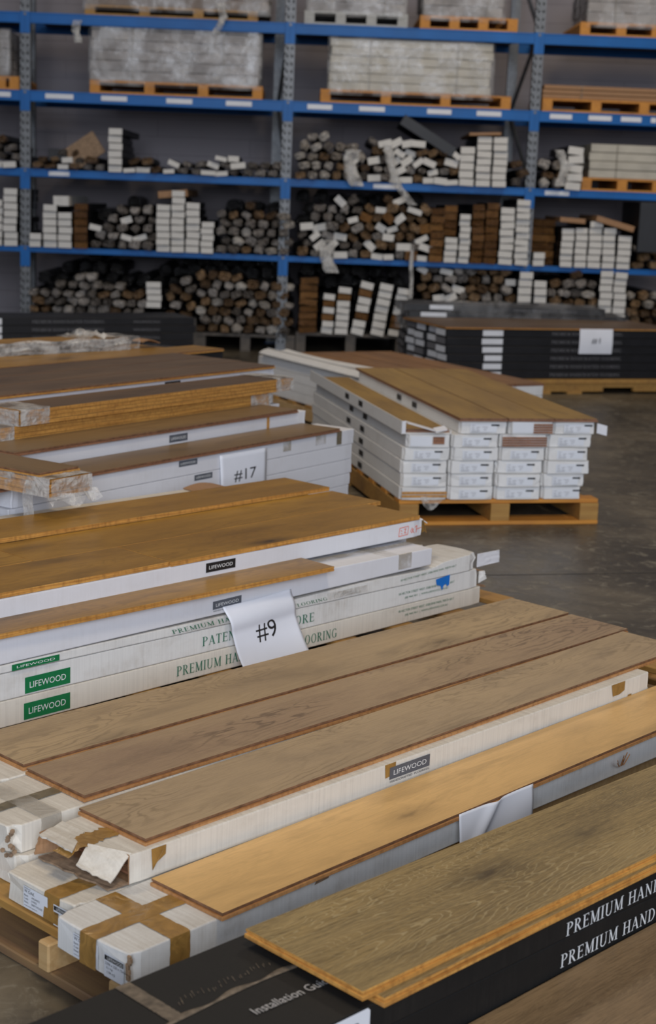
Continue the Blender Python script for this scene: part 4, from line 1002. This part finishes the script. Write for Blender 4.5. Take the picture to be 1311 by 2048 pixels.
for c in range(4):
    for k in range(6):
        zz = .131 + k * .0705
        T = Thing(K, (0, c * .25, zz)); ox = rc.uniform(-.012, .012) + (.02 if c % 2 else 0)
        T.body(MB().box(ox, 2.2 + ox, c * .25 + .002, c * .25 + .245, zz, zz + .069), 'flooring_carton', 'black_far', 'black carton, %s from bottom, %s row back, stack tagged #1' % (nth(k), nth(c)), 'carton', 'cartons on the pallet tagged #1', bevel=.004)
        end_patch(T, ox, c * .25 + .23, c * .25 + .02, zz + .008, zz + .06, 'end_label', 'label' if (k + c) % 4 else 'ink_soft', off=.003)
        if c == 0:
            plate(T, .33 + rc.uniform(-.02, .02), .51, zz + .012, zz + .06, .002, 'sticker', 'label', off=.003)
            front_text(T, 'PREMIUM HANDCRAFTED FLOORING', .97, zz + .022, .028, .68, .002, 'ink_soft', True, off=.003)
for c in range(4): floorboard(K, -.02, 2.22, c * .25, c * .25 + .245, .5545 + .015, 'oak_hd', 'grey-brown board on black cartons tagged #1, %s row' % nth(c), edge='ply_gold')
p0 = K.inv(at_y(1174, 657, 13.25)); p1 = K.inv(at_y(1242, 657, 13.3))
def paper1(u, v): return (p0[0] + .32 * u, -.008 - .01 * math.sin(v * 3), .565 - .215 * v)
T = Thing(K, (p0[0], -.02, .35)); T.body(MB().sheet(paper1, 6, 6, .0005), 'paper_sign', 'paper', 'white paper sign reading #1 on the black cartons', 'sign')
mb = MB(); write(mb, '#1', (.36, 0, .40), (1, 0, 0), (0, 0, 1), .24, .26, bow=lambda p: Vector(paper1(p.x, 1 - p.z)) + Vector((0, -.003, 0))); T.part(mb, 'lettering', 'ink')
# K2 wrapped black cartons behind
K2 = Fr(.60, 14.2, .12)
for (yy, nm) in ((0, 'front'),):
    pallet(K2, -.05, 2.3, 0, 1.0, .13, 'timber pallet under the film-wrapped black cartons behind #1', n=8)
for c in range(2):
    for k in range(8):
        zz = .131 + k * .068
        T = Thing(K2, (0, c * .25, zz)); ox = rc.uniform(-.02, .02) + (.06 if k < 7 else 0); Ln = 1.9 if k == 7 else 2.05
        T.body(MB().box(ox, Ln + ox, c * .25 + .002, c * .25 + .245, zz, zz + .066), 'flooring_carton', 'black_far', 'wrapped black carton, %s from bottom, %s row, stack behind #1' % (nth(k), nth(c)), 'carton', 'wrapped black cartons behind #1', bevel=.004)
        end_patch(T, ox, c * .25 + .22, c * .25 + .03, zz + .01, zz + .058, 'end_label', 'ink_soft', off=.003)
        if c == 0 and k > 4:
            plate(T, .18 + .08 * (k % 2), .42 + .06 * (k % 2), zz + .02, zz + .06, .002, 'sticker', 'label', off=.003)
            front_text(T, 'PREMIUM HANDCRAFTED FLOORING', 1.05, zz + .022, .02, .6, .002, 'ink_soft', True, off=.003)
T = Thing(K2, (0, -.02, .5)); T.body(MB().sheet(lambda u, v: (-.06 + 2.2 * u, -.02 + .1 * max(0, v - .75) * 4 + .008 * noise.noise(Vector((u * 9, v * 5, 0))), .45 + .26 * min(1, v * 1.33) + .006 * math.sin(u * 30)), 50, 14, .0006), 'shrink_wrap', 'film_thin', 'shiny clear wrap around the black cartons behind #1', 'plastic film', smooth=True)

# ================================================================== the blue pallet rack
R = Fr(0, 16.0, .0245); PM = CF / 16.0
BZ = [.99, 1.764, 2.53, 3.28]; PX = [-5.82, -3.19, -.561, 1.926, 4.45]
T = Thing(R, (-5.82, 0, 0)); T.empty('pallet_rack', 'long blue and galvanised steel pallet rack along the back wall', 'rack')
RK = T
for i, x in enumerate(PX):
    for dy, dx in ((0, 0), (1.0, -.12)):
        mb = MB(); y0 = dy; xx = x + dx
        mb.box(xx - .05, xx - .034, y0, y0 + .07, 0, 4.7); mb.box(xx + .034, xx + .05, y0, y0 + .07, 0, 4.7); mb.box(xx - .05, xx + .05, y0 + .004, y0 + .01, 0, 4.7)
        mb.box(xx - .012, xx + .012, y0 - .001, y0 + .006, 0, 4.7)
        if dy == 0:
            z = .1
            while z < 4.5:
                mb.box(xx - .032, xx - .014, y0 + .0025, y0 + .0045, z, z + .026, 1); mb.box(xx + .014, xx + .032, y0 + .0025, y0 + .0045, z, z + .026, 1)
                mb.box(xx - .05, xx - .034, y0 - .001, y0, z + .028, z + .045, 1)
                z += .075
        T.part(mb, 'upright', ['galv', 'dark'])
        T.part(MB().box(xx - .07, xx + .07, y0 - .02, y0 + .1, 0, .006), 'base_plate', 'blue')
    for j in range(6):
        za, zb_ = .3 + j * .75, (.3 + (j + 1) * .75)
        p, q = Vector((x, .05, za)), Vector((x - .12, 1.03, zb_))
        if j % 2: p.z, q.z = q.z, p.z
        T.part(MB().obox((p + q) / 2, (q - p) / 2, (.015, 0, 0), (0, 0, .02)), 'brace', 'galv')
for i in range(4):
    for z in BZ:
        xa, xb = PX[i] + .05, PX[i + 1] - .05
        sag = .0
        for dy, dx in ((-.005, 0), (1.02, -.12)):
            bh = {.99: .055, 1.764: .075}.get(z, .105)
            mb = MB(); mb.box(xa + dx, xb + dx, dy, dy + .05, z - bh, z); mb.box(xa + dx, xb + dx, dy - .004, dy, z - bh, z - bh + .015); mb.box(xa + dx, xb + dx, dy - .004, dy, z - .018, z)
            T.part(mb, 'beam', 'blue', bevel=.002)
        for xx, s in ((xa, 1), (xb, -1)): T.part(MB().box(xx - .051 if s > 0 else xx + .001, xx - .001 if s > 0 else xx + .051, -.012, -.002, z - .2, z + .005), 'beam_connector', 'blue')
        if z > 1.5 or True:
            T.part(MB().box(xa, xb - .12, .05, 1.02, z - .03, z - .004), 'shelf_deck', 'deckboard')
        T.part(MB().box(PX[i] - .012, PX[i] + .012, -.016, -.011, z - .03, z - .006), 'safety_clip', 'galv')
for (a0, a1, k) in [(93, 147, 2), (203, 253, 2), (332, 382, 2), (450, 500, 2), (0, 24, 2), (612, 660, 2), (715, 765, 2), (851, 898, 2), (950, 998, 2), (1097, 1140, 2), (1175, 1220, 2), (1240, 1280, 2), (1300, 1311, 2), (1097, 1145, 1), (750, 800, 1), (100, 140, 1)]:
    p = at_y((a0 + a1) / 2, 300, 15.98); w = (a1 - a0) / PM / 2; q = R.inv((p.x, 15.99, 0))
    T.part(MB().box(q[0] - w, q[0] + w, -.0125, -.0095, BZ[k] - (.072 if k > 1 else .06), BZ[k] - (.024 if k > 1 else .018)), 'shelf_label', 'label')

def rx(px, z):   # column px at height z -> rack s coordinate on the front plane
    # solve the pixel row for height z at depth 16
    lo, hi = -400, 1200
    for _ in range(40):
        m_ = (lo + hi) / 2
        if at_y(px, m_, 16).z > z: lo = m_
        else: hi = m_
    return R.inv(at_y(px, m_, 15.98))[0]
# shared meshes for the small stock
def far_carton_mesh(endmat):
    mb = MB(); mb.box(-.5, .5, 0, 1.3, 0, 1, [0, 0, 1, 0, 0, 0])
    me = mb.build('tmp', ['black_far', endmat]); d = me.data; bpy.data.objects.remove(me)
    return d
def bundle_mesh(seed, mats):
    rnd = random.Random(seed); mb = MB(); n = 12; rings = []
    base = [1 + rnd.uniform(-.18, .12) for _ in range(n)]
    for y, s in ((-.012, .5), (.0, .86), (.035, 1), (.16, .96), (.7, .9), (1.3, .85)):
        sq = [min(1.3, 1 / max(abs(math.cos(2 * PI * i / n)), abs(math.sin(2 * PI * i / n)))) ** .85 for i in range(n)]
        rings.append([Vector((math.cos(2 * PI * i / n) * .5 * base[i] * s * sq[i], y + rnd.uniform(-.03, .015), .5 + math.sin(2 * PI * i / n) * .5 * base[i] * s * sq[i])) for i in range(n)])
    vs = [p for r_ in rings for p in r_]; fs = []; 
    mb.add(vs, [], 0)
    for i in range(len(rings) - 1):
        for j in range(n):
            a, b = i * n + j, i * n + (j + 1) % n
            mb.f.append((a, b, b + n, a + n)); mb.m.append(0 if i < 3 else 1)
    mb.f.append(tuple(reversed(range(n)))); mb.m.append(0); mb.f.append(tuple((len(rings) - 1) * n + j for j in range(n))); mb.m.append(1)
    me = mb.build('tmp', mats); d = me.data; bpy.data.objects.remove(me)
    return d
def bundle_mat(name, a, b_, c_, lo=.42, hi=.6):
    mt, t, b = nt(name); q = N(t); v = q.shift(q.obj(), 17)
    nz = q.noise(q.mapv(v, (4, 3, 4)), 3.6, 5, .62, 1.4)
    nz = q.math('ADD', nz, q.math('MULTIPLY', q.math('SUBTRACT', q.rnd(), .5), .12))
    t.links.new(q.ramp(nz, [(lo, a), ((lo + hi) / 2, b_), (hi, c_)]), b.inputs['Base Color'])
    b.inputs['Roughness'].default_value = .16; b.inputs['Specular IOR Level'].default_value = 1.0
    t.links.new(q.bump(q.noise(v, 7, 4, .6, 1.0), .8, .05), b.inputs['Normal']); MT[name] = mt
bundle_mat('dark_wrapped_ends', (.008, .008, .009, 1), (.02, .018, .017, 1), (.08, .07, .06, 1), .4, .7)
bundle_mat('silvery_wrapped_ends', (.025, .018, .012, 1), (.16, .12, .09, 1), (.85, .8, .75, 1), .44, .58)  # pale flecks paint wrap highlights into the colour, dark base the gaps
bundle_mat('brown_wrapped_ends', (.02, .01, .005, 1), (.2, .10, .035, 1), (.62, .42, .24, 1), .43, .6)
bundle_mat('tan_board_ends', (.05, .02, .008, 1), (.22, .10, .03, 1), (.48, .24, .08, 1))
bundle_mat('white_wrapped_ends', (.12, .08, .05, 1), (.48, .42, .35, 1), (.8, .77, .72, 1), .4, .56)
far_w = far_carton_mesh('card_far'); far_b = far_carton_mesh('tan_board_ends')
BM = {'s': [bundle_mesh(i, ['silvery_wrapped_ends', 'black_far']) for i in range(4)], 'b': [bundle_mesh(10 + i, ['brown_wrapped_ends', 'black_far']) for i in range(3)], 'k': [bundle_mesh(30 + i, ['dark_wrapped_ends', 'black_far']) for i in range(3)], 'w': [bundle_mesh(20 + i, ['white_wrapped_ends', 'black_far']) for i in range(3)]}
NAME = {'c': 'slim_carton', 'd': 'board_stack', 's': 'wrapped_bundle', 'b': 'board_bundle', 'w': 'wrapped_bundle', 'k': 'long_black_carton'}  # k: long black cartons filling the back rows
CATG = {'c': 'carton', 'd': 'boards', 's': 'wrapped bundle', 'b': 'board bundle', 'w': 'wrapped bundle', 'k': 'cardboard sleeve'}
rr = random.Random(11)
used = set()
def far(kind, x, y, z, w, h, rot, label, group, ln=1.0):
    d = far_w if kind == 'c' else far_b if kind == 'd' else rr.choice(BM[kind])
    o = bpy.data.objects.new(NAME[kind], d); COL.objects.link(o)
    # rotate about the end's centre, in the rack's frame
    M_ = Matrix.Translation(R.at(x, y, z + h / 2)) @ Matrix.Rotation(R.a + rr.uniform(-.03, .03), 4, 'Z') @ Matrix.Rotation(rot, 4, 'Y') @ Matrix.Translation((0, 0, -h / 2)) @ Matrix.Diagonal((w, ln, h, 1))
    o.matrix_world = M_
    n = 0; lab = label
    assert lab not in used, lab
    used.add(lab); tag(o, lab, CATG[kind], group)
    return o
SH = {0: .14, 1: BZ[0], 2: BZ[1]}
SHN = {0: 'floor level', 1: 'lower shelf', 2: 'middle shelf'}
def column(px0, px1, lvl, n, hpx, desc, kind='c', z0=None, y=None, jit=.03, lean=0):
    kinds = kind
    z = SH[lvl] if z0 is None else z0; w = (px1 - px0) / PM; h = hpx / PM / n
    x = (rx(px0, z + .2) + rx(px1, z + .2)) / 2
    for k in range(n):
        kind = rr.choice(kinds)
        far(kind, x - k * h * lean + rr.uniform(-.006, .006), -.06 + rr.uniform(-.02, .02) if y is None else y, z + k * h, w * .92, h * .86, rr.uniform(-jit, jit) - lean, '%s, %s from bottom, %s, %s' % ({'c': 'white carton end', 'd': 'bare board ends'}[kind], nth(k), desc, SHN[lvl]), 'carton stacks on the rack' if kind == 'c' else 'bare board stacks on the rack')
def pile(px0, px1, lvl, hfn, desc, kinds='ssb', cw=22, chh=15, z0=None, y=-.03, tilt=.55, ln=1.0, jy=.05):
    z = SH[lvl] if z0 is None else z0; row = 0
    while row < 12:
        zz = z + row * chh / PM; n = max(1, int((px1 - px0) / cw)); k = 0; cnt = 0
        for i in range(n):
            px = px0 + (i + .5 + (.25 if row % 2 else -.1)) * (px1 - px0) / n
            if (row + .6) * chh > hfn((px - px0) / (px1 - px0)): continue
            kd = rr.choice(kinds); w = cw / PM * rr.uniform(.75, 1.15); h = chh / PM * rr.uniform(.8, 1.15)
            if kd == 'c': w *= 1.15; h *= .7
            far(kd, rx(px, zz), y + rr.uniform(-jy, jy), zz + rr.uniform(0, .01), w, h, rr.uniform(-tilt, tilt) if row else rr.uniform(-.1, .1), '%s, %s row up, %s from left, %s' % ({'c': 'tilted white carton end', 'd': 'bare board ends', 's': 'silvery wrapped bundle', 'b': 'brown board bundle', 'w': 'whitish wrapped bundle', 'k': 'long black carton'}[kd], nth(row), nth(i), desc), 'stock piles on the rack', ln)
            cnt += 1
        if not cnt: break
        row += 1
C_ = lambda v: (lambda f: v)
tri = lambda a, p, b, m=.5: (lambda f: a + (p - a) * f / m if f < m else p + (b - p) * (f - m) / (1 - m))
# ---- middle shelf (z 1.764)
pile(-20, 42, 2, tri(45, 75, 30, .3), 'far-left bay middle shelf', 'ssbc', chh=15)
pile(68, 215, 2, tri(20, 38, 15), 'left bay middle shelf, left end', 'sbsbc', chh=13)
column(218, 246, 2, 6, 84, 'only tall column, left bay')
pile(250, 380, 2, tri(38, 20, 30), 'left bay middle shelf, centre', 'bbsc', chh=14)
pile(382, 482, 2, tri(18, 48, 44, .6), 'left bay middle shelf, tilted cartons', 'ccs', chh=14, tilt=.35)
pile(486, 560, 2, tri(25, 30, 28), 'left bay middle shelf, by post', 'ss', chh=15)
pile(590, 735, 2, tri(70, 88, 55, .3), 'centre bay middle shelf, left lump', 'wwsb', chh=18)
pile(738, 915, 2, tri(78, 80, 62), 'centre bay middle shelf, jumble', 'ccsb', chh=17, tilt=.7)
column(918, 948, 2, 5, 76, 'short column, centre bay'); column(951, 981, 2, 7, 96, 'left tall column, centre bay'); column(984, 1013, 2, 7, 96, 'right tall column, centre bay')
pile(1016, 1058, 2, C_(62), 'centre bay middle shelf, beside post', 'bws', chh=18)
pile(1078, 1130, 2, C_(60), 'right bay middle shelf, beside post', 'bws', chh=18)
column(1133, 1165, 2, 5, 84, 'near post, right bay', jit=.12)
# ---- lower shelf (z .99)
column(-14, 9, 1, 6, 90, 'partly cut-off column, far-left bay'); column(11, 39, 1, 8, 112, 'right column, far-left bay')
column(62, 86, 1, 2, 28, 'low pair, left bay'); column(89, 117, 1, 6, 84, 'first tall column, left bay'); column(119, 147, 1, 5, 70, 'second tall column, left bay')
column(150, 178, 1, 6, 88, 'brown stack, left bay', 'd'); 
pile(182, 312, 1, tri(50, 92, 70, .7), 'left bay lower shelf, left heap', 'ssssc', chh=17)
column(313, 341, 1, 7, 92, 'third tall column, left bay'); column(343, 370, 1, 9, 120, 'highest column, left bay'); column(372, 400, 1, 7, 98, 'column beside the highest, left bay'); column(402, 428, 1, 5, 62, 'short right column, left bay')
pile(432, 582, 1, tri(80, 96, 92, .4), 'left bay lower shelf, right heap', 'sswsb', chh=17)
pile(594, 720, 1, tri(70, 112, 118), 'centre bay lower shelf, left jumble', 'sbccs', chh=17, tilt=.8)
pile(722, 856, 1, tri(110, 125, 105), 'centre bay lower shelf, middle jumble', 'cbcsbd', chh=18, tilt=.8)
column(858, 886, 1, 7, 106, 'left brown stack, centre bay', 'd', jit=.06); column(888, 914, 1, 4, 50, 'white pair low, centre bay'); column(917, 939, 1, 8, 96, 'narrow column, centre bay'); column(941, 966, 1, 8, 116, 'middle brown stack, centre bay', 'd', jit=.08); column(968, 994, 1, 8, 120, 'right brown stack, centre bay', 'd', jit=.08)
column(888, 914, 1, 4, 60, 'upper brown pile, centre bay', 'd', z0=BZ[0] + 52 / PM, jit=.1)
column(997, 1026, 1, 8, 112, 'left white column, centre bay', jit=.08); column(1029, 1057, 1, 10, 128, 'right white column, centre bay', jit=.06)
column(1066, 1090, 1, 2, 28, 'low pair, right bay')
column(1068, 1118, 1, 6, 92, 'dark recessed stack, right bay', 'd', y=.25)
for (a0, a1, n, hp, nm) in [(1121, 1147, 6, 76, 'first'), (1149, 1174, 6, 78, 'second'), (1176, 1203, 7, 92, 'third'), (1205, 1231, 6, 80, 'fourth'), (1234, 1262, 5, 66, 'fifth')]: column(a0, a1, 1, n, hp, '%s column, right bay' % nm)
pile(1266, 1330, 1, tri(55, 50, 40), 'right bay lower shelf, right heap', 'bbw', chh=16)
# ---- floor level
pile(60, 292, 0, tri(40, 82, 45, .5), 'floor level, left bay heap', 'ssbs', z0=.32, chh=16)
pile(66, 300, 0, tri(70, 122, 60, .45), 'floor level, dark back row, left bay', 'k', z0=.34, y=.45, chh=24, cw=30)
column(294, 325, 0, 4, 52, 'left bay', z0=.42)
pile(328, 390, 0, tri(50, 72, 80), 'floor level, brown heap left bay', 'bbs', z0=.32, chh=16)
pile(300, 570, 0, tri(100, 125, 105), 'floor level, dark back row by post', 'k', z0=.34, y=.45, chh=24, cw=30)
pile(392, 582, 0, tri(118, 112, 100), 'floor level, big heap by post', 'ssbbw', z0=.18, chh=17)
column(597, 634, 0, 8, 110, 'brown stack beside blue post', 'd', z0=.22, jit=.1)
for i, (a0, a1, hp) in enumerate([(642, 666, 80), (670, 697, 94), (703, 730, 106), (741, 769, 104), (777, 803, 96)]):
    column(a0, a1, 0, 7 if i else 6, hp, '%s column, centre bay' % nth(i), 'cccd' if i else 'cd', z0=.22, jit=.07, lean=-.16 if i > 1 else -.05)  # brown board ends mixed in to dim these shaded columns
pile(836, 1030, 0, tri(120, 130, 128), 'floor level, centre bay brown heap', 'bbcs', z0=.30, y=.1, chh=18)
column(1033, 1061, 0, 8, 122, 'right post column, centre bay', z0=.30); column(1064, 1090, 0, 7, 106, 'left column, right bay', z0=.30)
pile(1093, 1192, 0, tri(110, 120, 115), 'floor level, right bay heap', 'swbs', z0=.30, chh=18)
column(1195, 1222, 0, 9, 126, 'second column, right bay', z0=.32); column(1224, 1250, 0, 9, 124, 'third column, right bay', z0=.32)
pile(1254, 1330, 0, tri(88, 90, 80), 'floor level, right bay brown heap', 'bbw', z0=.32, chh=17)
pile(590, 860, 1, tri(132, 140, 120), 'lower shelf, dark back row, centre bay', 'k', y=.5, chh=26, cw=34)
pile(600, 812, 0, tri(128, 136, 118), 'floor level, dark back row, centre bay', 'k', z0=.24, y=.5, chh=26, cw=34)
pile(182, 312, 1, tri(80, 104, 90), 'lower shelf, dark back row, left bay', 'k', y=.5, chh=26, cw=34)
pile(432, 560, 1, tri(104, 112, 90), 'lower shelf, dark back row by post', 'k', y=.5, chh=26, cw=34)
# supports for the floor level goods
for i, (a0, a1, zz) in enumerate([(55, 392, .32), (392, 590, .18), (592, 812, .22), (830, 1062, .30), (1062, 1330, .30)]):
    x0, x1 = rx(a0, .3), rx(a1, .3)
    T = Thing(R, (x0, 0, 0)); T.empty('timber_pallet', 'dark timber pallet on the floor below the rack, %s from left' % nth(i), 'pallet')
    T.part(MB().box(x0, x1, .0, 1.1, zz - .03, zz - .002), 'deck_board', 'deckboard')
    for q in (0, .5, 1): T.part(MB().box(x0 + (x1 - x0 - .1) * q, x0 + (x1 - x0 - .1) * q + .1, .02, 1.1, 0, zz - .03), 'stringer', 'deckboard')
# loose long pieces
def longbox(px, py, ang, L_, w, h, mats, name, label, cat, y=-.05, yaw=0):
    p = at_y(px, py, 15.95); o = MB().box(-L_ / 2, L_ / 2, 0, w, -h / 2, h / 2).build(name, mats, None, p, 0, bevel=.004)
    o.rotation_euler = (0, ang, yaw); tag(o, label, cat); return o
longbox(856, 272, .52, .62, 1.0, .11, 'black_far', 'flooring_carton', 'long black carton leaning diagonally across the middle shelf jumble', 'carton')
longbox(168, 302, -.6, .36, .02, .24, 'kraft_dark', 'cardboard_piece', 'brown cardboard square tilted on the left bay middle shelf', 'cardboard')
longbox(116, 310, 0, .2, .8, .12, 'black_far', 'flooring_carton', 'small black carton beside tilted brown cardboard, middle shelf', 'carton')
longbox(970, 268, -.05, .32, 1.2, .03, 'kraft', 'board_stack', 'orange-brown boards on the tall columns, centre bay middle shelf', 'boards')
longbox(345, 388, -.1, .3, 1.2, .07, 'kraft', 'board_stack', 'brown board bundle atop the highest column, left bay', 'boards')
longbox(1145, 441, .05, .26, 1.2, .05, 'kraft', 'board_stack', 'brown boards lying on the first columns, right bay lower shelf', 'boards')
longbox(1230, 448, .25, .4, 1.2, .06, 'kraft', 'board_stack', 'brown boards sloping over the last columns, right bay', 'boards')
longbox(122, 402, -.02, .16, 1.2, .1, ['card_far'], 'flooring_carton', 'offset white carton topping the first tall columns, left bay', 'carton')
longbox(1298, 455, 0, .22, 1.0, .5, 'black_far', 'flooring_carton', 'black carton stack at the right edge of the lower shelf', 'carton', y=.2)
# draped plastic tails
def drape(pts, w, label, mat='film_dense'):
    P_ = [at_y(x, y, 15.78) for x, y in pts]
    def P(u, v):
        f = v * (len(P_) - 1); i = min(len(P_) - 2, int(f)); p = P_[i].lerp(P_[i + 1], f - i)
        a = u * 2 * PI; r = w * (.7 + .5 * noise.noise(Vector((math.cos(a) * 1.5, v * 6, math.sin(a) * 1.5 + w * 50))))
        return p + Vector((math.cos(a) * r, math.sin(a) * r * .4, 0))
    o = MB().sheet(P, 14, 22, .002).build('plastic_tail', mat, None, (0, 0, 0)); tag(o, label, 'plastic film')
    c = P_[0]; 
    for v in o.data.vertices: v.co -= c
    o.location = c
drape([(775, 290), (782, 330), (790, 365), (808, 388), (826, 410)], .055, 'twisted plastic tail hanging over the middle beam, centre bay')
drape([(705, 300), (700, 330), (712, 372)], .10, 'bunched white plastic over the left lump, middle shelf')
drape([(655, 480), (652, 510), (662, 545)], .10, 'white plastic bag hanging below the lower shelf, centre bay')
drape([(1118, 300), (1130, 335), (1120, 372)], .06, 'white plastic tail beside the right post, middle shelf')
drape([(824, 490), (822, 540), (820, 598)], .022, 'thin vertical plastic strip hanging beside the wrapped cartons')
drape([(440, 5), (446, 35), (432, 66)], .05, 'plastic tail drooping over the top beam, left bay')
drape([(155, 40), (150, 60), (158, 85)], .05, 'grey plastic scrap hanging below the top beam, left bay')

# ---- pallet loads on the upper shelves
def rpallet(a0, a1, z, label, mat='pallet_orange', h=.13, d=1.05, y=.02):
    x0, x1 = rx(a0, z), rx(a1, z)
    T = Thing(R, (x0, y, z)); T.empty('timber_pallet' if 'grey' not in label else 'plastic_pallet', label, 'pallet')
    for j in range(7): T.part(MB().box(x0, x1, y + j * (d - .1) / 6, y + j * (d - .1) / 6 + .1, z + h - .02, z + h), 'deck_board', mat)
    for q in (0, .335, .665, 1):
        w = .1; T.part(MB().box(x0 + (x1 - x0 - w) * q, x0 + (x1 - x0 - w) * q + w, y, y + d, z + .022, z + h - .02), 'block_row', mat)
    for j in (0, .5, 1): T.part(MB().box(x0, x1, y + j * (d - .1), y + j * (d - .1) + .1, z + .001, z + .022), 'bottom_board', mat)
    return x0, x1, z + h
def load(a0, a1, z, n, h, label, mat, seed, y=.03, d=.9, fl=True, ragged=.02, name='wrapped_carton_load'):
    x0, x1 = rx(a0, z), rx(a1, z); rnd = random.Random(seed)
    T = Thing(R, (x0, y, z)); T.empty(name, label, 'wrapped load')
    for k in range(n):
        for c in range(3):
            T.part(MB().box(x0 + rnd.uniform(0, ragged), x1 - rnd.uniform(0, ragged), y + c * d / 3 + rnd.uniform(0, .012), y + (c + 1) * d / 3 - .006, z + k * h + .002, z + (k + 1) * h - .003), 'carton', mat, bevel=.004)
    if fl:
        def P(u, v):
            w = .012 * noise.noise(Vector((u * 13 + seed, v * 5, 0))); cx = [x0 - .012, x1 + .012]
            pth = [(cx[0], y + d), (cx[0], y - .016), (cx[1], y - .016), (cx[1], y + d)]; L_ = [0, d, d + (x1 - x0), 2 * d + (x1 - x0)]
            s = u * L_[-1]; i = 0 if s < L_[1] else 1 if s < L_[2] else 2; f = (s - L_[i]) / (L_[i + 1] - L_[i])
            return (pth[i][0] + (pth[i + 1][0] - pth[i][0]) * f + w * .5, pth[i][1] + (pth[i + 1][1] - pth[i][1]) * f + w, z - .05 + (n * h + .06) * v)
        T.part(MB().sheet(P, 70, 14, .0005), 'shrink_wrap', 'film', smooth=True)
    for q in (.25, .78): T.part(MB().box(x0 + (x1 - x0) * q, x0 + (x1 - x0) * q + .006, y - .02, y - .017, z, z + n * h), 'strap', 'tape_dull')
    return T
z3_, z4_ = BZ[2], BZ[3]
z = rpallet(180, 524, z3_, 'orange timber pallet on the upper shelf, left bay')[2]
load(179, 520, z, 6, .098, 'film-wrapped load of pale cartons on the upper shelf, left bay', 'load_grey', 1)
z = rpallet(-60, 40, z3_, 'orange timber pallet at the left photo edge, upper shelf')[2]
load(-70, 21, z, 5, .09, 'film-wrapped pale load at the left photo edge, upper shelf', 'load_grey', 2)
z = rpallet(640, 1022, z3_, 'orange timber pallet under cream cartons, centre bay upper shelf')[2]
load(655, 985, z, 6, .084, 'film-wrapped cream carton load on the upper shelf, centre bay', 'load_cream', 3, ragged=.03)
z = rpallet(1086, 1400, z3_, 'orange timber pallet under loose boards, right bay upper shelf', d=1.0)[2]
T = load(1086, 1400, z, 3, .045, 'brown boards stacked on the orange pallet, right bay upper shelf', 'kraft', 4, fl=False, name='board_load')
z = rpallet(1165, 1400, BZ[1], 'orange timber pallet on the middle shelf, right bay')[2]
load(1178, 1400, z, 4, .085, 'long cream cartons on the middle shelf, right bay', 'load_cream', 5, fl=False, name='carton_load')
z = rpallet(170, 515, z4_, 'brown timber pallet on the top shelf, left bay', 'pallet', h=.1)[2]
load(168, 540, z, 5, .1, 'dull wrapped cardboard load on the top shelf, left bay', 'load_brown', 6)
z = rpallet(608, 815, z4_, 'grey plastic pallet on the top shelf, centre bay', 'pallet_grey')[2]
load(612, 812, z, 4, .1, 'wrapped load above the grey pallet, top shelf', 'load_grey', 7)
z = rpallet(840, 1036, z4_, 'orange timber pallet on the top shelf, centre bay')[2]
load(845, 1010, z, 4, .1, 'wrapped bulging load above the orange pallet, top shelf', 'load_grey', 8)
z = rpallet(1162, 1400, z4_, 'orange timber pallet on the top shelf, right bay')[2]
load(1175, 1400, z, 4, .1, 'wrapped grey load on the top shelf, right bay', 'load_grey', 9)
